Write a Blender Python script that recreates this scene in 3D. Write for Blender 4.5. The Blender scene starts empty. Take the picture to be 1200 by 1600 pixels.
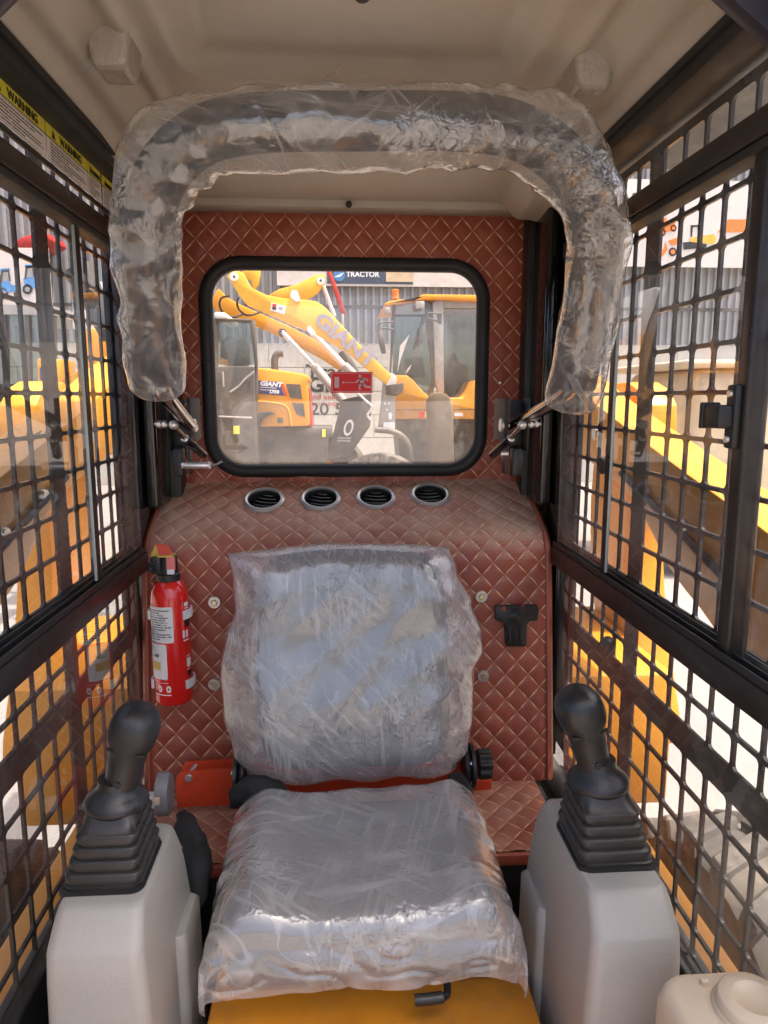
import bpy, bmesh, math, random
from mathutils import Vector, Matrix, Quaternion, noise
R = math.radians
random.seed(7)
scene = bpy.context.scene
COL = scene.collection

# ------------------------------------------------------------------ camera, sky, sun, exposure
CX, CZ, FPX = -0.03, 1.05, 1100.0
PITCH = math.atan(178 / FPX)
YAW = math.atan((72 / FPX) * math.cos(PITCH))
cam_d = bpy.data.cameras.new('camera'); cam = bpy.data.objects.new('camera', cam_d); COL.objects.link(cam)
cam_d.sensor_fit = 'VERTICAL'; cam_d.sensor_height = 36.0; cam_d.lens = 36.0 * FPX / 1600
cam_d.clip_start = 0.02; cam_d.clip_end = 2000
cam.location = (CX, 0, CZ)
cam.rotation_euler = (R(90) - PITCH, 0, -YAW)
scene.camera = cam

SUN_EL, SUN_AZ = R(71), R(104)          # azimuth clockwise from +Y
world = bpy.data.worlds.new('World'); scene.world = world; world.use_nodes = True
wn = world.node_tree.nodes; wl = world.node_tree.links
sky = wn.new('ShaderNodeTexSky'); sky.sky_type = 'NISHITA'; sky.sun_disc = False
sky.sun_elevation = SUN_EL; sky.sun_rotation = SUN_AZ; sky.air_density = 0.6; sky.dust_density = 6.0; sky.ozone_density = 0.3
wl.new(sky.outputs[0], wn['Background'].inputs[0]); wn['Background'].inputs[1].default_value = 0.15
sun_d = bpy.data.lights.new('sun', 'SUN'); sun_d.energy = 2.0; sun_d.angle = R(0.6); sun_d.color = (1, .95, .87)
sun = bpy.data.objects.new('sun', sun_d); COL.objects.link(sun)
SDIR = Vector((math.sin(SUN_AZ) * math.cos(SUN_EL), math.cos(SUN_AZ) * math.cos(SUN_EL), math.sin(SUN_EL)))
sun.rotation_euler = SDIR.to_track_quat('Z', 'Y').to_euler()
scene.view_settings.view_transform = 'Standard'; scene.view_settings.look = 'None'
scene.view_settings.exposure = 2.0; scene.view_settings.gamma = 1.0
scene.render.engine = 'CYCLES'
cy = scene.cycles
cy.use_denoising = True; cy.max_bounces = 12; cy.diffuse_bounces = 6; cy.glossy_bounces = 5
cy.transparent_max_bounces = 32; cy.transmission_bounces = 8; cy.sample_clamp_indirect = 6.0; cy.caustics_reflective = False; cy.caustics_refractive = False

# pixel of the 1200x1600 photograph -> point of the place on a plane
_q = cam.rotation_euler.to_quaternion()
def ray(px, py): return _q @ Vector(((px - 600) / FPX, (800 - py) / FPX, -1.0))
C0 = Vector((CX, 0, CZ))
def at(px, py, Y): r = ray(px, py); return C0 + r * (Y / r.y)
def atx(px, py, X): r = ray(px, py); return C0 + r * ((X - CX) / r.x)
def atz(px, py, Z): r = ray(px, py); return C0 + r * ((Z - CZ) / r.z)
def Z(zc): return CZ + zc

# ------------------------------------------------------------------ materials
def nt(name):
    m = bpy.data.materials.new(name); m.use_nodes = True
    t = m.node_tree; return m, t, t.nodes, t.links, t.nodes['Principled BSDF']
def mth(n, l, op, a, b=None, clamp=False):
    x = n.new('ShaderNodeMath'); x.operation = op; x.use_clamp = clamp
    for i, v in enumerate((a, b)):
        if v is None: continue
        if isinstance(v, (int, float)): x.inputs[i].default_value = v
        else: l.new(v, x.inputs[i])
    return x.outputs[0]
def tex(n, l, scale, detail=4, rough=.6, coord='Object', typ='FBM', dist=0.0, stretch=None):
    tc = n.new('ShaderNodeTexCoord'); t = n.new('ShaderNodeTexNoise')
    t.noise_type = typ
    t.inputs['Scale'].default_value = scale; t.inputs['Detail'].default_value = detail
    t.inputs['Roughness'].default_value = rough; t.inputs['Distortion'].default_value = dist
    src = tc.outputs[coord]
    if stretch:
        mp = n.new('ShaderNodeMapping'); mp.inputs['Scale'].default_value = stretch
        l.new(src, mp.inputs[0]); src = mp.outputs[0]
    l.new(src, t.inputs['Vector']); return t.outputs['Fac']
def ramp(n, l, fac, a, b, lo=0.3, hi=0.7):
    r = n.new('ShaderNodeMapRange'); r.inputs[1].default_value = lo; r.inputs[2].default_value = hi
    r.inputs[3].default_value = a; r.inputs[4].default_value = b; l.new(fac, r.inputs[0]); return r.outputs[0]
def mixc(n, l, fac, a, b):
    x = n.new('ShaderNodeMix'); x.data_type = 'RGBA'
    if isinstance(fac, (int, float)): x.inputs[0].default_value = fac
    else: l.new(fac, x.inputs[0])
    for i, v in ((6, a), (7, b)):
        if isinstance(v, tuple): x.inputs[i].default_value = (*v, 1)
        else: l.new(v, x.inputs[i])
    return x.outputs[2]
def mat(name, col, rough=.5, metal=0.0, var=.12, vscale=9.0, bump=0.0, bscale=60.0, bdetail=4, dirt=None, dirt_amt=.4, dscale=5.0, spec=.5, rvar=.12, coat=0.0):
    m, t, n, l, p = nt(name)
    f = tex(n, l, vscale, 3)
    c = mixc(n, l, ramp(n, l, f, 0, 1), tuple(max(0, x * (1 - var)) for x in col), tuple(min(1, x * (1 + var)) for x in col))
    if dirt:
        d = tex(n, l, dscale, 6, .72)
        c = mixc(n, l, ramp(n, l, d, 0, dirt_amt, .45, .72), c, dirt)
    l.new(c, p.inputs['Base Color'])
    l.new(ramp(n, l, f, max(.02, rough - rvar), min(1, rough + rvar)), p.inputs['Roughness'])
    p.inputs['Metallic'].default_value = metal; p.inputs['Specular IOR Level'].default_value = spec
    if coat: p.inputs['Coat Weight'].default_value = coat; p.inputs['Coat Roughness'].default_value = .08
    if bump:
        b = n.new('ShaderNodeBump'); b.inputs['Strength'].default_value = bump; b.inputs['Distance'].default_value = .002
        l.new(tex(n, l, bscale, min(2, bdetail)), b.inputs['Height']); l.new(b.outputs[0], p.inputs['Normal'])
    return m

def leather_mat(name, dust):
    m, t, n, l, p = nt(name)
    uv = n.new('ShaderNodeUVMap'); uv.uv_map = 'UVMap'
    s = n.new('ShaderNodeSeparateXYZ'); l.new(uv.outputs[0], s.inputs[0])
    wob = mth(n, l, 'MULTIPLY', mth(n, l, 'SUBTRACT', tex(n, l, 55, 2, .5), .5), .05)
    a = mth(n, l, 'ADD', mth(n, l, 'ADD', s.outputs[0], s.outputs[1]), wob)
    b = mth(n, l, 'ADD', mth(n, l, 'SUBTRACT', s.outputs[0], s.outputs[1]), wob)
    def line(a, b, w, off):
        da = mth(n, l, 'ABSOLUTE', mth(n, l, 'ADD', mth(n, l, 'SUBTRACT', mth(n, l, 'FRACT', mth(n, l, 'ADD', a, .5)), .5), off))
        lens = mth(n, l, 'ABSOLUTE', mth(n, l, 'SINE', mth(n, l, 'MULTIPLY', b, math.pi)))
        lens = mth(n, l, 'POWER', lens, 1.6)
        wid = mth(n, l, 'ADD', mth(n, l, 'MULTIPLY', lens, w), .007)
        return mth(n, l, 'SUBTRACT', 1.0, mth(n, l, 'DIVIDE', da, wid), True), da, lens
    la, da, lena = line(a, b, .044, 0.0); lb, db, lenb = line(b, a, .044, 0.0)
    st = mth(n, l, 'MAXIMUM', la, lb)
    st = mth(n, l, 'MULTIPLY', st, 2.2, True)
    brk = ramp(n, l, tex(n, l, 60, 3), .45, 1.0, .36, .55)
    st = mth(n, l, 'MULTIPLY', st, brk)
    f = tex(n, l, 7, 6)
    c = mixc(n, l, ramp(n, l, f, 0, 1), (.275, .055, .030), (.37, .086, .048))
    d = mth(n, l, 'ADD', tex(n, l, 4.5, 8, .7), 0.0)
    geo = n.new('ShaderNodeNewGeometry'); sn = n.new('ShaderNodeSeparateXYZ'); l.new(geo.outputs['True Normal'], sn.inputs[0])
    up = ramp(n, l, sn.outputs[2], .05, 1.0, .25, .8)
    du = mth(n, l, 'MULTIPLY', ramp(n, l, d, .2, 1.0, .36, .62), mth(n, l, 'MULTIPLY', up, dust), True)
    c = mixc(n, l, du, c, (.56, .38, .27))
    c = mixc(n, l, st, c, (.78, .50, .28))
    l.new(c, p.inputs['Base Color'])
    rr = mth(n, l, 'ADD', ramp(n, l, tex(n, l, 20, 5), .36, .5), mth(n, l, 'MULTIPLY', du, .3))
    l.new(rr, p.inputs['Roughness']); p.inputs['Specular IOR Level'].default_value = .45
    # fine grain and the pinched seam
    seam = mth(n, l, 'MINIMUM', mth(n, l, 'MULTIPLY', da, 9.0, True), mth(n, l, 'MULTIPLY', db, 9.0, True))
    h = mth(n, l, 'ADD', seam, mth(n, l, 'MULTIPLY', tex(n, l, 420, 3), .22))
    h = mth(n, l, 'ADD', h, mth(n, l, 'MULTIPLY', tex(n, l, 26, 4, .6, dist=.6), .9))
    bm = n.new('ShaderNodeBump'); bm.inputs['Strength'].default_value = .55; bm.inputs['Distance'].default_value = .0022
    l.new(h, bm.inputs['Height']); l.new(bm.outputs[0], p.inputs['Normal'])
    return m

def schlick(n, l, f0, normal=None):
    lw = n.new('ShaderNodeLayerWeight'); lw.inputs[0].default_value = .5
    if normal is not None: l.new(normal, lw.inputs[1])
    return mth(n, l, 'ADD', mth(n, l, 'MULTIPLY', mth(n, l, 'POWER', lw.outputs['Facing'], 5.0), 1 - f0), f0)

def glass_mat(name, tint=(1, 1, 1), dust=.05, rough=.0, refl=1.0, dscale=5.0, dcol=(.75, .72, .66)):
    m, t, n, l, p = nt(name); n.remove(p)
    out = n['Material Output']
    tr = n.new('ShaderNodeBsdfTransparent'); tr.inputs[0].default_value = (*tint, 1)
    gl = n.new('ShaderNodeBsdfGlossy'); gl.inputs['Roughness'].default_value = rough; gl.inputs[0].default_value = (.95, .97, 1, 1)
    fr = schlick(n, l, .075)
    df = n.new('ShaderNodeBsdfDiffuse'); df.inputs[0].default_value = (*dcol, 1)
    tl = n.new('ShaderNodeBsdfTranslucent'); tl.inputs[0].default_value = (*dcol, 1)
    dd = n.new('ShaderNodeMixShader'); dd.inputs[0].default_value = .5; l.new(df.outputs[0], dd.inputs[1]); l.new(tl.outputs[0], dd.inputs[2])
    m1 = n.new('ShaderNodeMixShader'); m2 = n.new('ShaderNodeMixShader')
    d1 = ramp(n, l, tex(n, l, dscale, 6, .7), .15, 1.0, .42, .72)
    d2 = ramp(n, l, tex(n, l, dscale * 14, 4, .6), .4, 1.0, .4, .7)
    l.new(mth(n, l, 'MULTIPLY', mth(n, l, 'MULTIPLY', d1, d2), dust), m1.inputs[0])
    l.new(tr.outputs[0], m1.inputs[1]); l.new(dd.outputs[0], m1.inputs[2])
    l.new(mth(n, l, 'MULTIPLY', fr, refl, True), m2.inputs[0])
    l.new(m1.outputs[0], m2.inputs[1]); l.new(gl.outputs[0], m2.inputs[2]); l.new(m2.outputs[0], out.inputs[0])
    return m

def film_mat(name, haze=.3, streaks=((62, 1.0), (40, .8), (5, .7)), axis='Y', white=.40, slope=.10, fine=.10, refl=1.2, rough=.2, edge_haze=.30, sc=1.0):
    """thin clear film: long narrow tension creases in a few directions, whitened where the film is creased"""
    m, t, n, l, p = nt(name); n.remove(p)
    out = n['Material Output']
    tc = n.new('ShaderNodeTexCoord')
    def nse(scale, det=1, st=None, ang=0.0, dist=.0):
        tx = n.new('ShaderNodeTexNoise'); tx.inputs['Scale'].default_value = scale; tx.inputs['Detail'].default_value = det; tx.inputs['Distortion'].default_value = dist
        src = tc.outputs['Object']
        if st:
            m1_ = n.new('ShaderNodeMapping'); rt = [0, 0, 0]; rt[{'X': 0, 'Y': 1, 'Z': 2}[axis]] = R(ang); m1_.inputs['Rotation'].default_value = rt
            m2_ = n.new('ShaderNodeMapping'); m2_.inputs['Scale'].default_value = st
            l.new(src, m1_.inputs[0]); l.new(m1_.outputs[0], m2_.inputs[0]); src = m2_.outputs[0]
        l.new(src, tx.inputs['Vector']); return tx.outputs['Fac']
    base = nse(8.0 * sc, 2)
    h = None; white_m = None
    for k, (ang, wgt) in enumerate(streaks):
        sx = (1.0, .5, .10) if axis == 'Y' else (1.0, .10, .5)
        f = nse((34.0 + 9 * k) * sc, 2, sx, ang, .25)
        msk = ramp(n, l, nse((7.0 + 2.3 * k) * sc, 1), 0.0, 1.0, .42, .60)
        c = mth(n, l, 'MULTIPLY', mth(n, l, 'MULTIPLY', f, msk), slope * wgt)
        h = c if h is None else mth(n, l, 'ADD', h, c)
        # crease line where the narrow noise crosses its mean
        ln = mth(n, l, 'SUBTRACT', 1.0, mth(n, l, 'MULTIPLY', mth(n, l, 'ABSOLUTE', mth(n, l, 'SUBTRACT', f, .52)), 22.0), True)
        ln = mth(n, l, 'MULTIPLY', mth(n, l, 'MULTIPLY', ln, msk), wgt)
        white_m = ln if white_m is None else mth(n, l, 'MAXIMUM', white_m, ln)
    cr = nse(75.0 * sc, 2, None, 0, .6)
    cm = ramp(n, l, base, .10, 1.0, .46, .62)
    h = mth(n, l, 'ADD', h, mth(n, l, 'MULTIPLY', mth(n, l, 'MULTIPLY', mth(n, l, 'ABSOLUTE', mth(n, l, 'SUBTRACT', cr, .5)), cm), fine))
    bm = n.new('ShaderNodeBump'); bm.inputs['Strength'].default_value = 1.0; bm.inputs['Distance'].default_value = .010
    l.new(h, bm.inputs['Height'])
    gl = n.new('ShaderNodeBsdfGlossy'); gl.inputs['Roughness'].default_value = rough; gl.inputs[0].default_value = (.97, .95, .91, 1); l.new(bm.outputs[0], gl.inputs['Normal'])
    df = n.new('ShaderNodeBsdfDiffuse'); df.inputs[0].default_value = (.92, .91, .88, 1); l.new(bm.outputs[0], df.inputs['Normal'])
    tl = n.new('ShaderNodeBsdfTranslucent'); tl.inputs[0].default_value = (.92, .92, .91, 1)
    dd = n.new('ShaderNodeMixShader'); dd.inputs[0].default_value = .35; l.new(df.outputs[0], dd.inputs[1]); l.new(tl.outputs[0], dd.inputs[2])
    tr = n.new('ShaderNodeBsdfTransparent'); tr.inputs[0].default_value = (.98, .98, .98, 1)
    m1 = n.new('ShaderNodeMixShader'); m2 = n.new('ShaderNodeMixShader')
    lw = n.new('ShaderNodeLayerWeight'); lw.inputs[0].default_value = .5
    edge = mth(n, l, 'MULTIPLY', mth(n, l, 'POWER', lw.outputs['Facing'], 2.2), edge_haze)
    hz = mth(n, l, 'ADD', mth(n, l, 'MULTIPLY', white_m, white), edge)
    hz = mth(n, l, 'ADD', hz, ramp(n, l, base, haze * .8, haze * 1.2), True)
    l.new(hz, m1.inputs[0]); l.new(tr.outputs[0], m1.inputs[1]); l.new(dd.outputs[0], m1.inputs[2])
    fr = schlick(n, l, .08, bm.outputs[0])
    l.new(mth(n, l, 'MULTIPLY', fr, refl, True), m2.inputs[0])
    l.new(m1.outputs[0], m2.inputs[1]); l.new(gl.outputs[0], m2.inputs[2]); l.new(m2.outputs[0], out.inputs[0])
    return m

def print_mat(name, paper, ink, rows, cols=5.0, thresh=.45):
    """paper with rows of small print in UV space (flat print on a label)"""
    m, t, n, l, p = nt(name)
    uv = n.new('ShaderNodeUVMap'); uv.uv_map = 'UVMap'
    s = n.new('ShaderNodeSeparateXYZ'); l.new(uv.outputs[0], s.inputs[0])
    r = mth(n, l, 'MULTIPLY', s.outputs[1], rows)
    row = mth(n, l, 'FLOOR', r); fr = mth(n, l, 'FRACT', r)
    inrow = mth(n, l, 'LESS_THAN', mth(n, l, 'ABSOLUTE', mth(n, l, 'SUBTRACT', fr, .5)), .24)
    cb = n.new('ShaderNodeCombineXYZ'); l.new(mth(n, l, 'MULTIPLY', s.outputs[0], cols * 7), cb.inputs[0]); l.new(mth(n, l, 'MULTIPLY', row, 7.31), cb.inputs[1])
    t1 = n.new('ShaderNodeTexNoise'); t1.inputs['Scale'].default_value = 1.0; t1.inputs['Detail'].default_value = 3; l.new(cb.outputs[0], t1.inputs['Vector'])
    glyph = mth(n, l, 'GREATER_THAN', t1.outputs['Fac'], thresh)
    wn_ = n.new('ShaderNodeTexWhiteNoise'); wn_.noise_dimensions = '1D'; l.new(row, wn_.inputs['W'])
    endx = mth(n, l, 'ADD', mth(n, l, 'MULTIPLY', wn_.outputs['Value'], .5), .5)
    inx = mth(n, l, 'MULTIPLY', mth(n, l, 'GREATER_THAN', s.outputs[0], .08), mth(n, l, 'LESS_THAN', s.outputs[0], mth(n, l, 'MINIMUM', endx, .93)))
    iny = mth(n, l, 'MULTIPLY', mth(n, l, 'GREATER_THAN', s.outputs[1], .07), mth(n, l, 'LESS_THAN', s.outputs[1], .93))
    k = mth(n, l, 'MULTIPLY', mth(n, l, 'MULTIPLY', inrow, glyph), mth(n, l, 'MULTIPLY', inx, iny))
    l.new(mixc(n, l, k, paper, ink), p.inputs['Base Color']); p.inputs['Roughness'].default_value = .35
    return m

MT = {}
MT['leather'] = leather_mat('quilted_leather', .55)
MT['leather_top'] = leather_mat('dusty_quilted_leather', .9)
MT['leather_plain'] = mat('plain_leather', (.30, .068, .036), .42, bump=.25, bscale=300)
MT['thread'] = mat('seam_thread', (.62, .36, .18), .8)
MT['black'] = mat('black_paint', (.012, .012, .013), .45, var=.3, bump=.06, bscale=40, dirt=(.10, .085, .07), dirt_amt=.12)
MT['gloss_black'] = mat('gloss_black_paint', (.008, .008, .009), .14, bump=.12, bscale=14, spec=.6)
MT['screen'] = mat('screen_paint', (.013, .012, .012), .34, dirt=(.12, .1, .08), dirt_amt=.15)
MT['rail'] = mat('dark_bronze_rail', (.020, .017, .016), .34, metal=.2, var=.1, dirt=(.2, .16, .12), dirt_amt=.12)
MT['rubber'] = mat('black_rubber', (.016, .016, .016), .55, bump=.15, bscale=140, spec=.4, dirt=(.09, .085, .08), dirt_amt=.15)
MT['plastic'] = mat('black_plastic', (.012, .012, .012), .40, bump=.22, bscale=420, spec=.5, dirt=(.10, .095, .09), dirt_amt=.12, dscale=14)
MT['boot'] = mat('rubber_boot', (.018, .017, .016), .36, bump=.2, bscale=120, spec=.5, dirt=(.13, .10, .075), dirt_amt=.22, dscale=8)
MT['liner'] = mat('headliner_plastic', (.47, .425, .36), .5, var=.06, vscale=3, bump=.35, bscale=260, dirt=(.25, .2, .15), dirt_amt=.2)
MT['lamp'] = mat('textured_grey_plastic', (.42, .39, .34), .3, var=.05, bump=1.0, bscale=170, bdetail=2)
MT['console'] = mat('console_plastic', (.335, .32, .29), .42, var=.05, vscale=3, bump=.25, bscale=330, dirt=(.3, .26, .21), dirt_amt=.28, dscale=3)
MT['cream'] = mat('cream_plastic', (.56, .46, .34), .45, var=.06, dirt=(.36, .28, .2), dirt_amt=.35, dscale=9)
MT['vinyl'] = mat('seat_vinyl', (.055, .055, .06), .5, bump=.3, bscale=260)
MT['foam'] = mat('bar_foam', (.022, .021, .025), .75, bump=.3, bscale=200)
MT['film'] = film_mat('seat_film', .25, ((40, 1.0), (50, .8), (4, .9), (-25, .4)), 'Y', .30, .26, .60, 1.4, .15, .34, .8)
MT['film_cushion'] = film_mat('cushion_film', .25, ((75, 1.0), (-55, .8), (15, .8)), 'Z', .22, .24, .55, 1.45, .15, .34, .7)
MT['film_bar'] = film_mat('bar_film', .12, ((35, 1.0), (-50, .9), (80, .8)), 'Y', .24, .52, .75, 1.6, .14, .40, .65)
MT['red'] = mat('extinguisher_red', (.74, .018, .014), .16, var=.05, coat=.6, rvar=.05)
MT['orange'] = mat('orange_red_paint', (.62, .06, .018), .38, var=.08, dirt=(.3, .06, .03), dirt_amt=.2)
MT['yellow'] = mat('loader_yellow', (.70, .29, .012), .34, var=.06, vscale=2, dirt=(.35, .2, .06), dirt_amt=.2, dscale=2)
MT['yellow_pale'] = mat('pale_loader_yellow', (.78, .44, .045), .32, var=.05, vscale=1.5, dirt=(.5, .33, .1), dirt_amt=.2, dscale=1)
MT['deck'] = mat('deck_yellow', (.50, .19, .014), .4, var=.15, vscale=6, bump=.3, bscale=40, dirt=(.20, .10, .04), dirt_amt=.6, dscale=7)
MT['zinc'] = mat('zinc', (.70, .68, .64), .28, metal=.75, var=.1)
MT['zinc_yellow'] = mat('yellow_zinc', (.72, .63, .40), .3, metal=1.0, var=.1)
MT['chrome'] = mat('dark_chrome', (.42, .38, .34), .14, metal=1.0, var=.15)
MT['silver'] = mat('silver_plastic', (.52, .51, .48), .33, metal=.55, var=.06)
MT['grey_plastic'] = mat('grey_plastic', (.20, .20, .20), .4)
MT['white'] = mat('white_plastic', (.78, .78, .77), .35, var=.03)
MT['paper'] = mat('white_paper', (.8, .79, .76), .5, var=.03)
MT['sign_red'] = mat('sign_red', (.68, .02, .025), .3, var=.03)
MT['sign_pink'] = mat('latch_pink', (.75, .2, .17), .4)
MT['gold'] = mat('gold_print', (.62, .42, .08), .4)
MT['warn'] = mat('warning_yellow', (.84, .76, .06), .4, var=.03)
MT['ink'] = mat('black_ink', (.012, .012, .012), .5)
MT['grey_ink'] = mat('grey_ink', (.36, .33, .38), .5)
MT['navy'] = mat('navy_print', (.03, .04, .16), .4)
MT['white_ink'] = mat('white_ink', (.85, .85, .85), .4)
MT['label_print'] = print_mat('label_print', (.78, .78, .76), (.03, .03, .04), 15, 6)
MT['warn_print'] = print_mat('warning_print', (.88, .83, .80), (.03, .03, .05), 8, 7, .4)
def sticker_mat(name, col):
    m, t, n, l, p = nt(name)
    p.inputs['Base Color'].default_value = (*col, 1); p.inputs['Roughness'].default_value = .3
    tl = n.new('ShaderNodeBsdfTranslucent'); tl.inputs[0].default_value = (*col, 1)
    mx = n.new('ShaderNodeMixShader'); mx.inputs[0].default_value = .45
    l.new(p.outputs[0], mx.inputs[1]); l.new(tl.outputs[0], mx.inputs[2]); l.new(mx.outputs[0], n['Material Output'].inputs[0])
    return m
MT['sticker_red'] = sticker_mat('sticker_red', (.80, .025, .03)); MT['sticker_white'] = sticker_mat('sticker_white', (.85, .8, .8))
MT['glass'] = glass_mat('side_glass', (.95, .95, .94), .12, refl=1.1)
MT['glass_low'] = glass_mat('lower_side_glass', (.90, .90, .89), .30, refl=1.35, dscale=4)
MT['glass_strip'] = glass_mat('strip_glass', (.96, .96, .95), .10, refl=.55)
MT['glass_rear'] = glass_mat('rear_glass', (.95, .92, .88), .56, refl=1.3, dscale=3, dcol=(.78, .66, .5))
MT['glass_far'] = glass_mat('far_cab_glass', (.62, .68, .66), .06, refl=1.8)
MT['edge'] = mat('glass_edge', (.42, .47, .44), .2, spec=.7)
MT['dark'] = mat('dark_void', (.012, .011, .011), .7)
MT['cloth'] = mat('black_webbing', (.010, .010, .010), .85, bump=.5, bscale=90)
MT['tyre'] = mat('dusty_tyre', (.09, .08, .07), .85, bump=.4, bscale=25, dirt=(.33, .27, .2), dirt_amt=.85, dscale=4)
MT['steel_dark'] = mat('dark_machine_steel', (.06, .055, .05), .55, dirt=(.26, .2, .14), dirt_amt=.55, dscale=2)
MT['steel_grey'] = mat('grey_machine_steel', (.34, .33, .31), .45, dirt=(.3, .24, .17), dirt_amt=.5, dscale=2)
MT['mud'] = mat('dried_mud', (.12, .085, .05), .9, bump=.6, bscale=18, var=.25)
MT['beacon'] = mat('beacon_orange', (.85, .2, .02), .25)
MT['concrete'] = mat('concrete_ground', (.235, .215, .195), .85, var=.1, vscale=.5, bump=.3, bscale=8, dirt=(.30, .25, .19), dirt_amt=.4, dscale=.5)
MT['cladding'] = mat('grey_cladding', (.28, .275, .275), .5, var=.16, vscale=.7, dirt=(.36, .33, .3), dirt_amt=.4, dscale=1.2)
MT['plaster'] = mat('cream_block_wall', (.55, .51, .44), .8, var=.07, dirt=(.35, .3, .24), dirt_amt=.35, dscale=1)
MT['banner'] = mat('banner_cream', (.66, .59, .54), .6, var=.03)
MT['banner_navy'] = mat('banner_blue_grey', (.06, .08, .12), .5)
MT['blue'] = mat('print_blue', (.08, .25, .52), .5)
MT['print_orange'] = mat('print_orange', (.85, .2, .03), .5)
MT['print_amber'] = mat('print_amber', (.85, .42, .05), .5)
MT['wood'] = mat('brown_board', (.20, .10, .045), .7, var=.3, vscale=2)
MT['red_machine'] = mat('red_machine_paint', (.42, .03, .02), .4)
MT['tan'] = mat('tan_machine_paint', (.62, .48, .30), .5, var=.1)
MT['purple_black'] = mat('dark_gusset_paint', (.022, .018, .026), .35)

# ------------------------------------------------------------------ mesh helpers
class MB:
    def __init__(s): s.v = []; s.f = []; s.uv = {}
    def add(s, verts, faces, uvs=None):
        o = len(s.v); s.v += [tuple(x) for x in verts]; s.f += [tuple(i + o for i in f) for f in faces]
        if uvs:
            for i, u in enumerate(uvs): s.uv[o + i] = u
        return s
    def box(s, x0, x1, y0, y1, z0, z1):
        return s.add([(x, y, z) for x in (x0, x1) for y in (y0, y1) for z in (z0, z1)],
                     [(0, 1, 3, 2), (4, 6, 7, 5), (0, 4, 5, 1), (2, 3, 7, 6), (0, 2, 6, 4), (1, 5, 7, 3)])
    def obox(s, c, ax, ay, az):        # oriented box: centre and three half axes
        c, ax, ay, az = map(Vector, (c, ax, ay, az))
        vs = [c + ax * i + ay * j + az * k for i in (-1, 1) for j in (-1, 1) for k in (-1, 1)]
        return s.add(vs, [(0, 1, 3, 2), (4, 6, 7, 5), (0, 4, 5, 1), (2, 3, 7, 6), (0, 2, 6, 4), (1, 5, 7, 3)])
    def loft(s, rings, closed_ring=True, cap=True, uvs=None):
        n = len(rings[0]); o = len(s.v); fs = []
        for i in range(len(rings) - 1):
            for j in range(n if closed_ring else n - 1):
                k = (j + 1) % n
                fs.append((i * n + j, i * n + k, (i + 1) * n + k, (i + 1) * n + j))
        if cap and closed_ring:
            fs.append(tuple(range(n - 1, -1, -1))); b = (len(rings) - 1) * n; fs.append(tuple(b + j for j in range(n)))
        return s.add([p for r in rings for p in r], fs, uvs)
    def tube(s, path, r, seg=12, cap=True):
        return s.loft(tube_rings(path, r, seg), cap=cap)
    def prism(s, poly, thick, axis):   # poly: 3D points of one face; extruded by axis*thick
        n = len(poly); d = Vector(axis) * thick
        return s.add([Vector(p) for p in poly] + [Vector(p) + d for p in poly],
                     [tuple(range(n)), tuple(range(2 * n - 1, n - 1, -1))] + [(i, i + n, (i + 1) % n + n, (i + 1) % n) for i in range(n)])
    def lathe(s, prof, seg=32, org=(0, 0, 0), axis=(0, 0, 1), cap=True):
        q = Vector((0, 0, 1)).rotation_difference(Vector(axis).normalized()); o = Vector(org)
        rings = [[o + q @ Vector((r * math.cos(2 * math.pi * j / seg), r * math.sin(2 * math.pi * j / seg), h)) for j in range(seg)] for r, h in prof]
        return s.loft(rings, cap=cap)
    def build(s, name, m, parent=None, bevel=0.0, seg=2, smooth=True, angle=38, loc=None):
        me = bpy.data.meshes.new(name); me.from_pydata(s.v, [], s.f); me.validate()
        if s.uv:
            ul = me.uv_layers.new(name='UVMap')
            for lp in me.loops: ul.data[lp.index].uv = s.uv.get(lp.vertex_index, (0, 0))
        bm = bmesh.new(); bm.from_mesh(me)
        bmesh.ops.recalc_face_normals(bm, faces=bm.faces)
        if bevel:
            es = [e for e in bm.edges if len(e.link_faces) == 2 and e.calc_face_angle(0) > R(30)]
            bmesh.ops.bevel(bm, geom=es, offset=bevel, segments=seg, profile=.5, affect='EDGES', clamp_overlap=True)
        bm.to_mesh(me); bm.free()
        if smooth:
            me.polygons.foreach_set('use_smooth', [True] * len(me.polygons)); me.set_sharp_from_angle(angle=R(angle))
        me.materials.append(MT[m] if isinstance(m, str) else m)
        ob = bpy.data.objects.new(name, me); COL.objects.link(ob)
        if parent: under(ob, parent)
        if loc is not None: ob.location = loc
        return ob
def catmull(pts, sub=8, closed=False):
    P = [Vector(p) for p in pts]; n = len(P); out = []
    for i in range(n if closed else n - 1):
        if closed: p0, p1, p2, p3 = P[(i - 1) % n], P[i], P[(i + 1) % n], P[(i + 2) % n]
        else: p1, p2 = P[i], P[i + 1]; p0 = P[i - 1] if i else p1 * 2 - p2; p3 = P[i + 2] if i + 2 < n else p2 * 2 - p1
        for k in range(sub):
            t = k / sub
            out.append(.5 * ((2 * p1) + (p2 - p0) * t + (2 * p0 - 5 * p1 + 4 * p2 - p3) * t * t + (3 * p1 - p0 - 3 * p2 + p3) * t ** 3))
    if not closed: out.append(P[-1])
    return out
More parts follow.
